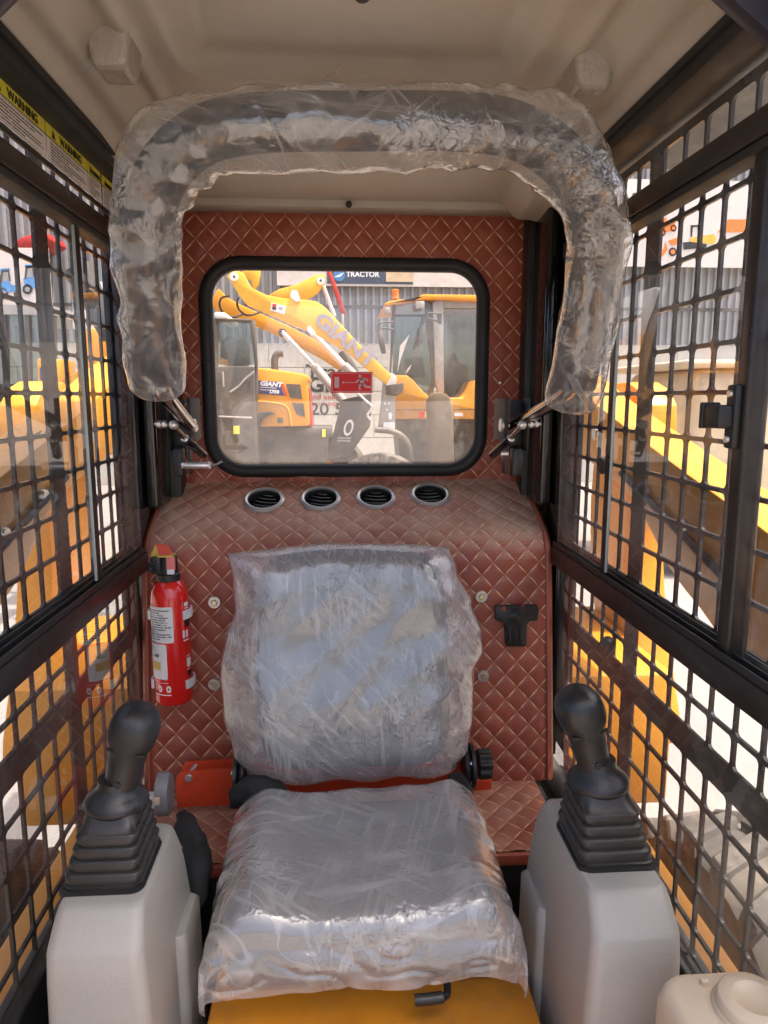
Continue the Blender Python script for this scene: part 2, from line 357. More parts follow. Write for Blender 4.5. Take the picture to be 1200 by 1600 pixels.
def tube_rings(path, r, seg=12, closed=False):
    P = [Vector(p) for p in path]; n = len(P); rings = []
    T = []
    for i in range(n):
        a = P[(i - 1) % n] if (i or closed) else P[i]; b = P[(i + 1) % n] if (i < n - 1 or closed) else P[i]
        T.append((b - a).normalized())
    ref = Vector((0, 0, 1)) if abs(T[0].z) < .9 else Vector((1, 0, 0))
    nrm = (ref - T[0] * ref.dot(T[0])).normalized()
    for i in range(n):
        nrm = (nrm - T[i] * nrm.dot(T[i])).normalized(); bn = T[i].cross(nrm)
        rr = r[i] if isinstance(r, (list, tuple)) else r
        rings.append([P[i] + (nrm * math.cos(2 * math.pi * j / seg) + bn * math.sin(2 * math.pi * j / seg)) * rr for j in range(seg)])
    return rings
def rrect(x0, x1, y0, y1, r, k=5):
    out = []
    for cx, cy, a0 in ((x1 - r, y1 - r, 0), (x0 + r, y1 - r, 90), (x0 + r, y0 + r, 180), (x1 - r, y0 + r, 270)):
        for i in range(k + 1):
            a = R(a0 + 90 * i / k); out.append((cx + r * math.cos(a), cy + r * math.sin(a)))
    return out
def tag(o, label=None, cat=None, group=None, kind=None):
    if label: o['label'] = label
    if cat: o['category'] = cat
    if group: o['group'] = group
    if kind: o['kind'] = kind
    return o
def thing(name, loc, label, cat, group=None):
    o = bpy.data.objects.new(name, None); COL.objects.link(o); o.empty_display_size = .05
    o.location = loc; tag(o, label, cat, group); return o
def under(o, parent):                  # parent keeping the mesh where it was modelled in the world
    o.parent = parent; o.matrix_parent_inverse = Matrix.Translation(-Vector(parent.location)); return o
def text(body, m, parent, org, xd, yd, size, bold=0.0, shear=0.0, align='LEFT', name='lettering', extrude=.0004, sx=1.0):
    cu = bpy.data.curves.new('t', 'FONT'); cu.body = body; cu.size = size; cu.offset = bold; cu.shear = shear; cu.extrude = extrude
    cu.align_x = align; cu.resolution_u = 3
    tmp = bpy.data.objects.new('t', cu); me = bpy.data.meshes.new_from_object(tmp)
    bpy.data.objects.remove(tmp)
    xd = Vector(xd).normalized(); yd = Vector(yd).normalized(); zd = xd.cross(yd)
    M = Matrix(((xd.x * sx, yd.x, zd.x, org[0]), (xd.y * sx, yd.y, zd.y, org[1]), (xd.z * sx, yd.z, zd.z, org[2]), (0, 0, 0, 1)))
    me.transform(M); me.materials.clear(); me.materials.append(MT[m]); me.name = name
    o = bpy.data.objects.new(name, me); COL.objects.link(o)
    if parent: under(o, parent)
    return o
def nz(p, s): return noise.noise(Vector(p) * s)
def ridge(p, s, k=2.0): return max(0.0, 1 - abs(noise.noise(Vector(p) * s)) * 2.2) ** k

# ------------------------------------------------------------------ ground and cab shell
GZ = Z(-1.68)
g = MB()
N = 24
g.add([(-400, -400, GZ), (400, -400, GZ), (400, 600, GZ), (-400, 600, GZ)], [(0, 1, 2, 3)])
tag(g.build('ground', 'concrete', smooth=False), kind='structure')

# cab floor, roof and frame members
tag(MB().box(-.47, .47, .25, 1.5, Z(-1.09), Z(-1.05)).build('cab_floor', 'dark', bevel=.004), kind='structure')
roof = MB().box(-.76, .90, .36, 1.95, Z(.60), Z(.66)).build('cab_roof', 'black', bevel=.012); tag(roof, kind='structure')  # unseen side overhang is invented, wider on the right to keep sun off the interior

def liner_h(x, y):
    ax = abs(x)
    h = .555
    # recessed middle panel with a rounded rear end
    def sm(t): t = min(1, max(0, t)); return t * t * (3 - 2 * t)
    inx = sm((.265 - ax) / .05); iny = sm((1.22 - y) / .05)
    corner = max(0.0, (ax - .17) / .10) ** 2 + max(0.0, (y - 1.07) / .10) ** 2
    rec = min(inx, iny) * sm((1.9 - corner) / .7)
    base = .490 - .060 * sm((y - 1.22) / .42)
    side = sm((ax - .33) / .05) * .035 + sm((ax - .395) / .03) * .020 * (1 if y < 1.3 else max(.2, 1 - (y - 1.3) / .3))
    ridge_ = .010 * math.exp(-((ax - .315) / .012) ** 2)
    hump = .0
    return base + rec * .032 - side - ridge_ * (1 if y < 1.25 else max(0, 1 - (y - 1.25) / .1))
nx, ny = 120, 110
vs = []; fs = []
for j in range(ny + 1):
    for i in range(nx + 1):
        x = -.43 + .86 * i / nx; y = .50 + 1.14 * j / ny
        vs.append((x, y, Z(liner_h(x, y))))
for j in range(ny):
    for i in range(nx):
        a = j * (nx + 1) + i; fs.append((a, a + 1, a + nx + 2, a + nx + 1))
ceil = MB().add(vs, fs).build('ceiling', 'liner', angle=180); tag(ceil, kind='structure')
# rear lip of the headliner
lip = MB().box(-.43, .44, 1.640, 1.70, Z(.414), Z(.60)).build('rear_lip', 'liner', ceil, bevel=.006)
for px, py in ((983, 16), (566, -2), (545, 320), (283, 318), (806, 327)):
    p = atz(px, py, Z(.512)) if py < 100 else at(px, py, 1.63)
    MB().lathe([(.011, 0), (.012, -.004), (.008, -.008), (.0, -.0085)], 16, p + Vector((0, 0, .006)), (0, 0, 1), cap=False).build('screw_plug', 'rubber', ceil) if py < 100 else \
        MB().lathe([(.007, 0), (.007, .006), (.0, .008)], 12, p, (0, -1, 0), cap=False).build('screw_plug', 'rubber', ceil)

frame = thing('cab_frame', (0, 1.0, 0), 'black welded steel cab frame with roof channels, sills and rear pillars', 'cab frame')
for sg in (-1, 1):
    X = lambda a, b: (min(sg * a, sg * b), max(sg * a, sg * b))
    x0, x1 = X(.425, .50)
    MB().box(x0, x1, .45, 1.76, Z(.4055), Z(.50)).build('roof_channel', 'rubber', frame, bevel=.004)
    x0, x1 = X(.418, .428)
    MB().box(x0, x1, .45, 1.70, Z(.424), Z(.436)).build('roof_seal', 'rubber', frame, bevel=.002)
    x0, x1 = X(.400, .4605)
    MB().box(x0, x1, .35, 1.60, Z(-1.04), Z(-.90)).build('floor_trim', 'black', frame, bevel=.006)
    x0, x1 = X(.463, .50)
    MB().box(x0, x1, .35, 1.60, Z(-1.0), Z(-.818)).build('side_sill', 'black', frame, bevel=.004)
    # rear pillar as an open channel: outer wall, web and inner flange
    xi = abs(at(283, 600, 1.72).x) if sg < 0 else abs(at(812, 600, 1.72).x)
    x0, x1 = X(xi - .004, .50)
    MB().box(x0, x1, 1.66, 1.715, Z(-.24), Z(.46)).build('rear_pillar', 'black', frame, bevel=.003)
    x0, x1 = X(.452, .50)
    MB().box(x0, x1, 1.50, 1.658, Z(-.82), Z(.42)).build('pillar_flange', 'gloss_black', frame, bevel=.003)
    x0, x1 = X(.420, .449)
    MB().box(x0, x1, 1.545, 1.657, Z(-.24), Z(.42)).build('pillar_channel', 'gloss_black', frame, bevel=.008, seg=3)
    # corner gusset of the front door frame
    ga, gb = (at(1074, -30, .70), at(1230, 108, .70)) if sg > 0 else (at(62, -30, .70), at(-40, 72, .70))
    gk_ = (gb.z - ga.z) / (gb.x - ga.x); zr = Z(.56); xs = sg * .50
    MB().prism([(ga.x + (zr - ga.z) / gk_, .70, zr), (xs, .70, ga.z + (xs - ga.x) * gk_), (xs, .70, zr)], .02, (0, -1, 0)).build('front_gusset', 'purple_black', frame, bevel=.002)
    x0, x1 = X(.47, .52)
    MB().box(x0, x1, .40, .46, Z(-1.1), Z(.6)).build('front_post', 'black', frame, bevel=.006)

# ------------------------------------------------------------------ laser-cut steel side screens
PL = .485
def cellplate(mb, ys, zs, bw, sg, r=.0075, th=.005, k=3):
    xi, xo = sg * PL, sg * (PL + th)
    for a in range(len(ys) - 1):
        for b in range(len(zs) - 1):
            (y0, wa), (y1, wb) = ys[a], ys[a + 1]; (z0, wc), (z1, wd) = zs[b], zs[b + 1]
            hole = rrect(y0 + wa / 2, y1 - wb / 2, z0 + wc / 2, z1 - wd / 2, r, k)
            outer = [(y1, z1), (y0, z1), (y0, z0), (y1, z0)]
            n = len(hole); q = k + 1
            vs = [(xi, p[0], p[1]) for p in hole] + [(xo, p[0], p[1]) for p in hole] + [(xi, p[0], p[1]) for p in outer] + [(xo, p[0], p[1]) for p in outer]
            fs = []
            for i in range(n):
                j = (i + 1) % n; fs.append((i, j, n + j, n + i))
            for c in range(4):
                s0 = c * q
                for i in range(k):
                    fs.append((2 * n + c, s0 + i, s0 + i + 1)); fs.append((2 * n + 4 + c, n + s0 + i + 1, n + s0 + i))
                e = s0 + k; nx_ = ((c + 1) % 4) * q
                fs.append((2 * n + c, e, nx_, 2 * n + (c + 1) % 4)); fs.append((2 * n + 4 + c, 2 * n + 4 + (c + 1) % 4, n + nx_, n + e))
            mb.add(vs, fs)
BW = .0064
zup = [(.0075 + .0655 * k, BW) for k in range(-5, 6)] + [(.400, .03)]
zlow = [(-.822, .016), (-.776, BW), (-.7105, BW), (-.645, BW), (-.5795, BW), (-.508, .046), (-.440, BW), (-.3745, BW)]
zup = [(-.3745, BW)] + [z for z in zup if z[0] > -.34]
rear_cols = [(1.1735, .05)] + [(1.246 + .062 * i, BW) for i in range(0, 6)] + [(1.61, .04)]
front_cols = [(.899 + .0615 * i, BW) for i in range(-7, 4)] + [(1.1735, .05)]
for sg, nm in ((-1, 'left'), (1, 'right')):
    if sg < 0:
        lab = 'black laser-cut steel grid outside the side glass behind the fire extinguisher'
    else:
        lab = 'black laser-cut steel grid outside the side glass with the latch in full view'
    sc_ = thing('safety_screen', (sg * PL, 1.0, Z(-.65)), lab, 'safety screen', 'steel grids on both sides of the cab')
    for cols in (rear_cols, front_cols):
        for zs in (zup, zlow):
            mb = MB(); cellplate(mb, cols, [(Z(a), w) for a, w in zs], BW, sg); mb.build('grid_plate', 'screen', sc_, smooth=False)
    for px, py in (((948, 727), (955, 1008)) if sg > 0 else ((138, 783), (135, 468))):   # rubber stops bolted to the grid
        p = atx(px, py, sg * (PL - .004))
        MB().lathe([(.0, 0), (.0155, .0), (.017, .003), (.017, .010), (.014, .013), (.0, .013)], 20, p, (-sg, 0, 0), cap=False).build('rubber_stop', 'rubber', sc_)

# ------------------------------------------------------------------ sliding side windows
ZLO, ZHI = -.322, .285
for sg in (-1, 1):
    X = lambda a, b: (min(sg * a, sg * b), max(sg * a, sg * b))
    if sg < 0: lab = 'sliding side window in bronze rails beneath the yellow warning decals'
    else: lab = 'sliding side window in bronze rails with black latch on its front post'
    w = thing('side_window', (sg * .455, 1.0, Z(-.36)), lab, 'window', 'sliding windows on both sides of the cab')
    a, b = X(.438, .472)
    yf = .45
    MB().box(a, b, yf, 1.50, Z(ZLO - .040), Z(ZLO)).build('lower_rail', 'rail', w, bevel=.0025)
    for xa, xb in ((.440, .4425), (.4545, .457), (.4695, .472)):
        a, b = X(xa, xb); MB().box(a, b, yf, 1.497, Z(ZLO + .001), Z(ZLO + .011)).build('track_lip', 'rail' if xa > .46 else 'black', w, bevel=.0006)
    a, b = X(.438, .472)
    MB().box(a, b, yf, 1.50, Z(ZHI), Z(ZHI + .032)).build('upper_rail', 'rail', w, bevel=.0025)
    a, b = X(.441, .470)
    MB().box(a, b, yf, 1.498, Z(ZHI - .012), Z(ZHI - .001)).build('upper_track', 'rubber', w, bevel=.001)
    # front frame post and latch
    yp = .828
    if sg > 0:
        a, b = X(.446, .474)
        MB().box(a, b, yp - .026, yp, Z(ZLO - .03), Z(ZHI + .03)).build('front_post', 'rail', w, bevel=.005, seg=3)
        a, b = X(.450, .468)
        MB().box(a, b, yp + .001, yp + .006, Z(ZLO + .012), Z(ZHI - .013)).build('post_seal', 'rubber', w, bevel=.002)
    yl = yp - .012 if sg > 0 else .80
    zl = Z(-.022)
    lt = MB().obox((sg * .441, yl + .004, zl), (.005, 0, 0), (0, .0105, 0), (0, 0, .038)).build('latch', 'plastic', w, bevel=.0035)
    MB().obox((sg * .429, yl + .018, zl), (.010, 0, 0), (0, .021, 0), (0, 0, .014)).build('latch_lever', 'plastic', lt, bevel=.004)
    MB().obox((sg * .429, yl + .036, zl + .001), (.012, 0, 0), (0, .004, 0), (0, 0, .016)).build('finger_tab', 'plastic', lt, bevel=.002)
    for dz in (-.027, .027):
        MB().lathe([(.0, .003), (.004, .003), (.0045, 0)], 12, (sg * .436, yl + .004, zl + dz), (-sg, 0, 0), cap=False).build('latch_screw', 'zinc', lt)
    # panes: rear sliding pane, front pane, lower fixed pane, upper strip
    def pane(x, y0, y1, z0, z1, m, nm_='pane'):
        a, b = X(x, x + .004)
        return MB().add([(sg * x, y0, z0), (sg * x, y1, z0), (sg * x, y1, z1), (sg * x, y0, z1)], [(0, 1, 2, 3)]).build(nm_, m, w, smooth=False)
    pane(.4475, 1.205, 1.49, Z(ZLO + .002), Z(ZHI - .002), 'glass')
    pane(.4620, yp if sg > 0 else .46, 1.262, Z(ZLO + .002), Z(ZHI - .002), 'glass')
    pane(.4600, .46, 1.495, Z(-.818), Z(ZLO - .041), 'glass_low')
    pane(.4600, .46, 1.495, Z(ZHI + .033), Z(.405), 'glass_strip')
    if sg > 0: pane(.4620, .46, yp - .031, Z(ZLO + .002), Z(ZHI - .002), 'glass')
    for y, x in ((1.205, .4475), (1.262, .462)):
        a, b = X(x - .0025, x + .0025)
        MB().box(a, b, y - .0014, y + .0014, Z(ZLO + .012), Z(ZHI - .013)).build('pane_edge', 'edge', w, bevel=.001)
    a, b = X(.4445, .4505)
    MB().box(a, b, 1.207, 1.226, Z(ZLO + .012), Z(ZHI - .013)).build('pane_stile', 'rail', w, bevel=.001)

# ------------------------------------------------------------------ quilted upholstery
PX_, PY_ = .0515, .0555
def quilt(name, S, s0, s1, t0, t1, m, parent=None, hole=None, puff=.0044, n=8, so=0.0, to=0.0, sag=None):
    nu = int((s1 - s0) / PX_ * n); nv = int((t1 - t0) / PY_ * n)
    vs, uv, fs = [], [], []
    for j in range(nv + 1):
        t = t0 + (t1 - t0) * j / nv
        for i in range(nu + 1):
            s = s0 + (s1 - s0) * i / nu
            p, nrm = S(s, t)
            a = (s + so) / PX_ + (t + to) / PY_; b = (s + so) / PX_ - (t + to) / PY_
            h = puff * (abs(math.sin(math.pi * a)) * abs(math.sin(math.pi * b))) ** .45
            ed = min(s - s0, s1 - s, t - t0 + 1, t1 - t + 1); h *= min(1, max(0, ed / .02))
            h += .0012 * nz((s, t, 3.1), 22) + .003 * nz((s, t, 9.3), 5)
            if sag: h += sag(s, t)
            vs.append(p + nrm * h); uv.append(((s + so) / PX_, (t + to) / PY_))
    for j in range(nv):
        for i in range(nu):
            q = j * (nu + 1) + i
            if hole:
                s = s0 + (s1 - s0) * (i + .5) / nu; t = t0 + (t1 - t0) * (j + .5) / nv
                if hole(s, t): continue
            fs.append((q, q + 1, q + nu + 2, q + nu + 1))
    return MB().add(vs, fs, uv).build(name, m, parent, angle=180)

# profile of the bulkhead: up the front face, round the bend, back along the sloping shelf
D1, D2 = 1.50, 1.72
prof = [(1.432, Z(-.842)), (D1, Z(-.375))]
for k in range(1, 13):
    a = R(180 - (180 - 112) * k / 12)
    prof.append((D1 + .085 + .085 * math.cos(a), Z(-.375) + .085 * math.sin(a) * 1.12))
prof.append((D2 + .01, Z(-.196)))
cum = [0]
for i in range(1, len(prof)): cum.append(cum[-1] + math.dist(prof[i], prof[i - 1]))
def prof_at(t):
    t = min(max(t, 0), cum[-1] - 1e-6)
    for i in range(len(prof) - 1):
        if t <= cum[i + 1]:
            f = (t - cum[i]) / (cum[i + 1] - cum[i]); a, b = prof[i], prof[i + 1]
            d = Vector((0, b[0] - a[0], b[1] - a[1])).normalized()
            return Vector((0, a[0] + (b[0] - a[0]) * f, a[1] + (b[1] - a[1]) * f)), Vector((0, -d.z, d.y))
def S_b(s, t): p, n_ = prof_at(t); return Vector((s, p.y, p.z)), n_
def face_y(z): return 1.432 + (z - Z(-.842)) * (D1 - 1.432) / (.842 - .375) if z < Z(-.375) else D1
def face(px, py, off=0.0):
    p_ = at(px, py, 1.47)
    for _ in range(4): p_ = at(px, py, face_y(p_.z) + off)
    return p_
XL, XR = face(226, 1000).x, face(860, 1000).x
def shelf_at(px, py):
    A = Vector((0, prof[-2][0], prof[-2][1])); B = Vector((0, prof[-1][0], prof[-1][1])); d = (B - A).normalized(); nrm = Vector((0, -d.z, d.y))
    r = ray(px, py); k = (A - C0).dot(nrm) / r.dot(nrm); return C0 + r * k, nrm
VENTS = [shelf_at(px, py) for px, py in ((413, 783), (501, 781), (587, 779), (672, 775))]
def vent_hole(s, t):
    p_, _ = prof_at(t)
    return any(abs(s - v[0].x) < .05 and (s - v[0].x) ** 2 + (p_.y - v[0].y) ** 2 + (p_.z - v[0].z) ** 2 < .043 ** 2 for v in VENTS)
bulk = thing('bulkhead', (0, D1, Z(-.842)), 'diamond-quilted red-brown leather bulkhead behind the seat with rounded dusty shelf', 'upholstery')
bulk_skin = quilt('quilted_cover', S_b, XL + .010, XR - .010, 0, cum[-1], 'leather_top', bulk, to=.012, hole=vent_hole)
for sg, xe in ((-1, XL), (1, XR)):                 # stitched edge band down each side
    band = MB(); rows = []
    for k in range(90):
        p, n_ = prof_at(cum[-1] * k / 89)
        c = Vector((xe, p.y, p.z))
        rows.append([c + Vector((sg * .006, 0, 0)) - n_ * .035, c + Vector((sg * .006, 0, 0)) - n_ * .004, c + n_ * .0028, c - Vector((sg * .011, 0, 0)) + n_ * .0034, c - Vector((sg * .0125, 0, 0)) - n_ * .003])
    band.loft(rows, closed_ring=False).build('edge_band', 'leather_plain', bulk, angle=180)
    st = MB()
    L = 0.0
    while L < cum[-1] - .06:
        p, n_ = prof_at(L + .003); q_, _ = prof_at(L + .0065)
        d = (q_ - p); o = Vector((xe - sg * .006, 0, 0)) + n_ * .0034
        st.obox((p + q_) / 2 + o, (.0006, 0, 0), d / 2, n_ * .0005); L += .0055
    tag(st.build('seam_stitches', 'thread', bulk, smooth=False), kind='stuff')
MB().box(XL + .012, XR - .012, D1 + .012, D2 + .009, Z(-.83), Z(-.40)).build('backing_board', 'dark', bulk)
# mounting bolts through the quilt
for px, py in ((335, 941), (335, 1069), (752, 932), (755, 1056)):
    p = face(px, py, -.007)
    b = MB().lathe([(.0, .002), (.0065, .002), (.0072, .0035), (.0125, .0035), (.0132, .002), (.0132, -.004)], 28, p, (0, -1, 0), cap=False).build('bolt_washer', 'zinc', bulk)
    MB().lathe([(.0065, .0), (.0065, .006), (.0055, .0075), (0, .0075)], 6, p, (0, -1, 0), cap=False).build('bolt_head', 'zinc_yellow', b, smooth=False)

# ledge beside the seat base
ledge = thing('seat_ledge', (0, 1.30, Z(-.842)), 'low quilted red-brown ledge at the foot of the bulkhead beside the seat', 'upholstery')
quilt('quilted_cover', lambda s, t: (Vector((s, t, Z(-.842))), Vector((0, 0, 1))), XL, .40, 1.185, 1.436, 'leather', ledge, puff=.004, so=.01)
MB().box(XL, .40, 1.172, 1.1845, Z(-.862), Z(-.839)).build('edge_band', 'leather_plain', ledge, bevel=.004)
MB().box(XL, .40, 1.178, 1.43, Z(-1.05), Z(-.8635)).build('ledge_front', 'black', ledge, bevel=.002)
st = MB()
for i in range(130):
    x = XL + .01 + i * .0062; st.box(x, x + .0032, 1.189, 1.190, Z(-.842) + .0002, Z(-.842) + .0022)
tag(st.build('seam_stitches', 'thread', ledge, smooth=False), kind='stuff')

# upper rear panel with window hole
WX0, WX1 = at(324, 570, D2).x, at(754, 570, D2).x
WZ0, WZ1 = at(540, 736, D2).z, at(540, 412, D2).z
WR = .082
def in_rr(x, z, g_=0.0):
    x0, x1, z0, z1, r = WX0 + g_, WX1 - g_, WZ0 + g_, WZ1 - g_, WR - g_
    if not (x0 < x < x1 and z0 < z < z1): return False
    cx = min(max(x, x0 + r), x1 - r); cz = min(max(z, z0 + r), z1 - r)
    return (x - cx) ** 2 + (z - cz) ** 2 < r * r
def sag_u(s, t):
    d = max(0, t - WZ1) if t > WZ1 else 0
    k = math.exp(-((t - WZ1 - .05) / .05) ** 2) * .004 * math.sin(s * 34 + 1.1)
    low = math.exp(-((t - WZ0 + .03) / .035) ** 2) * .011 * (.4 + nz((s * 9, t * 22, 2.2), 1.6))
    return k + low
rear = thing('rear_panel', (0, D2, Z(-.2)), 'quilted red-brown leather panel framing the rear window', 'upholstery')
quilt('quilted_cover', lambda s, t: (Vector((s, D2, t)), Vector((0, -1, 0))), at(270, 500, D2).x, at(818, 500, D2).x, Z(-.225), Z(.50), 'leather', rear, hole=lambda s, t: in_rr(s, t, .010), sag=sag_u, so=.018, to=.005, puff=.0035)
MB().lathe([(.004, 0), (.004, .004), (0, .005)], 10, at(781, 598, D2 - .004), (0, -1, 0), cap=False).build('trim_screw', 'zinc', rear)
# steel wall behind the panel, with the opening
wall = MB()
hole = rrect(WX0 + .004, WX1 - .004, WZ0 + .004, WZ1 - .004, WR - .004, 8); n = len(hole)
outer = [(.52, Z(.62)), (-.52, Z(.62)), (-.52, Z(-.45)), (.52, Z(-.45))]
for y0, flip in ((D2 + .012, 0), (D2 + .030, 1)):
    vs = [(p[0], y0, p[1]) for p in hole] + [(p[0], y0, p[1]) for p in outer]; fs = []
    for c in range(4):
        for i in range(8): fs.append((n + c, c * 9 + i, c * 9 + i + 1))
        fs.append((n + c, c * 9 + 8, ((c + 1) % 4) * 9, n + (c + 1) % 4))
    wall.add(vs, fs)
wall.add([(p[0], D2 + .012, p[1]) for p in hole] + [(p[0], D2 + .030, p[1]) for p in hole], [(i, (i + 1) % n, n + (i + 1) % n, n + i) for i in range(n)])
tag(wall.build('rear_wall', 'black', smooth=False), kind='structure')

# rear window: rubber gasket, pane, exit sticker
rw = thing('rear_window', ((WX0 + WX1) / 2, D2, WZ0), 'rounded rear window with thick black rubber gasket', 'window')
gp = [(p[0], D2 - .002, p[1]) for p in rrect(WX0 + .002, WX1 - .002, WZ0 + .002, WZ1 - .002, WR, 10)]
rings = tube_rings(gp, .0165, 14, closed=True); n = 14
gm = MB(); gm.loft(rings + [rings[0]], cap=False)
gk = gm.build('gasket', 'rubber', rw)
MB().obox(at(323, 566, D2 - .0205), (.012, 0, 0), (0, .002, 0), (0, 0, .0012)).build('gasket_joint', 'dark', gk)
MB().add([(p[0], D2 + .02, p[1]) for p in rrect(WX0 + .006, WX1 - .006, WZ0 + .006, WZ1 - .006, WR - .006, 8)], [tuple(range(36))]).build('pane', 'glass_rear', rw, smooth=False)
YS = D2 + .016
c0, c1 = at(517, 614, YS), at(582, 581, YS)
sk = thing('exit_sticker', ((c0 + c1) / 2), 'red emergency exit sticker with running figure and arrow on the rear window', 'sticker')
MB().box(c0.x, c1.x, YS, YS + .001, c0.z, c1.z).build('sticker_face', 'sticker_red', sk, smooth=False)
sw, sh = c1.x - c0.x, c1.z - c0.z
def spt(u, v, k=.0006): return Vector((c0.x + u * sw, YS - k, c0.z + v * sh))
def spoly(pts, nm_, m_='sticker_white'): MB().prism([spt(*p) for p in pts], .0004, (0, -1, 0)).build(nm_, m_, sk, smooth=False)
b = MB()
for a in ((.02, .98, .05, .075), (.02, .98, .925, .95)): b.prism([spt(a[0], a[2]), spt(a[1], a[2]), spt(a[1], a[3]), spt(a[0], a[3])], .0004, (0, -1, 0))
for a in ((.02, .035, .075, .925), (.965, .98, .075, .925)): b.prism([spt(a[0], a[2]), spt(a[1], a[2]), spt(a[1], a[3]), spt(a[0], a[3])], .0004, (0, -1, 0))
b.build('border_line', 'sticker_white', sk, smooth=False)
spoly([(.09, .25), (.20, .25), (.20, .75), (.09, .75)], 'door_symbol')
spoly([(.26, .5), (.32, .57), (.31, .51), (.60, .51), (.60, .48), (.31, .48), (.32, .43)], 'arrow_symbol')
man = MB()
def seg(a, c_, w_):
    A, B = spt(*a), spt(*c_); d = (B - A).normalized(); nn = Vector((-d.z, 0, d.x)) * w_ * sh / 2
    man.prism([A - nn, B - nn, B + nn, A + nn], .0005, (0, -1, 0))
man.prism([spt(.70 + .035 * math.cos(i * .524), .80 + .075 * math.sin(i * .524)) for i in range(12)], .0005, (0, -1, 0))
seg((.72, .70), (.77, .42), .17); seg((.74, .66), (.64, .58), .07); seg((.64, .58), (.60, .48), .07); seg((.75, .68), (.86, .66), .07); seg((.86, .66), (.89, .55), .07)
seg((.77, .44), (.68, .34), .1); seg((.68, .34), (.70, .14), .09); seg((.77, .44), (.84, .30), .1); seg((.84, .30), (.95, .28), .09)
man.build('running_figure', 'sticker_white', sk, smooth=False)

# ------------------------------------------------------------------ round air vents in the shelf
for k, (p, nrm) in enumerate(VENTS):
    lab = 'round silver-rimmed air vent on the quilted shelf, ' + ('nearest the fire extinguisher side', 'second from the left', 'third from the left', 'farthest right of the four')[k]
    v = thing('air_vent', p, lab, 'air vent', 'air vents in the quilted shelf')
    v.rotation_euler = Vector((0, 0, 1)).rotation_difference(nrm).to_euler()
    def sub(mb, nm_, m_, par=v, **kw):
        o = mb.build(nm_, m_, None, **kw); o.parent = par; return o
    sub(MB().lathe([(.0375, .004), (.0385, .0085), (.043, .0098), (.0475, .007), (.049, .002), (.049, -.004)], 48, cap=False), 'bezel', 'silver')
    sub(MB().lathe([(.038, .0065), (.037, -.004), (.036, -.04), (.0, -.045)], 32, cap=False), 'bowl', 'dark')
    tilt = (-14, -9, -4, 4)[k]
    for q, (yy, rad) in enumerate(((-.020, .0345), (-.006, .036), (.008, .0345), (.021, .029))):
        h = math.sqrt(max(1e-6, rad ** 2 - yy ** 2 * .5)) * .92
        pts = [(h * math.sin(a * .1), yy + .010 * (1 - math.cos(a * .1 * 1.3)) * 1.5, -.010 + .007 * math.cos(a * .12)) for a in range(-11, 12)]
        rows = [[Vector(pt) + Vector(o) for o in ((0, -.0016, .004), (0, .0016, .004), (0, .0035, -.006), (0, .0003, -.006))] for pt in pts]
        mb = MB().loft(rows)
        s_ = sub(mb, 'louvre', 'plastic'); s_.rotation_euler = (0, 0, R(tilt))

def tri(x): return abs(2 * (x - math.floor(x + .5)))
def crumple(a, b, waves, seed=0.0):
    # straight folds: crossing triangle waves whose strength comes and goes
    h = 0.0
    for k, (ang, per, amp) in enumerate(waves):
        c, s_ = math.cos(R(ang)), math.sin(R(ang))
        wq = .18 * noise.noise(Vector((a * 6, b * 6, seed + k * 3.7)))
        m_ = max(0.0, .25 + 1.5 * noise.noise(Vector((a * 7 + k * 2.1, b * 7, seed + 9.0 + k))))
        h += amp * m_ * (1 - tri((a * c + b * s_) / per + wq)) ** 1.5
    return h
# ------------------------------------------------------------------ padded safety bar with its plastic sleeve
bar = thing('safety_bar', at(290, 660, 1.52), 'raised U-shaped safety bar with dark foam padding inside plastic', 'safety bar')
core = catmull([at(246, 590, 1.21), at(238, 500, 1.16), at(232, 400, 1.115), at(243, 295, 1.075), at(300, 222, 1.045), at(395, 194, 1.03), at(560, 190, 1.03),
                at(720, 191, 1.035), at(815, 208, 1.05), at(890, 262, 1.075), at(930, 345, 1.11), at(924, 450, 1.155), at(898, 602, 1.22)], 10)
MB().tube(core, .0365, 20).build('foam_pad', 'foam', bar)
for sg, pth in ((-1, [at(246, 590, 1.21), at(262, 622, 1.27), at(300, 668, 1.50)]), (1, [at(898, 602, 1.22), at(870, 625, 1.28), at(798, 668, 1.52)])):
    MB().tube(catmull(pth, 8), .0135, 16).build('bar_tube', 'chrome', bar)
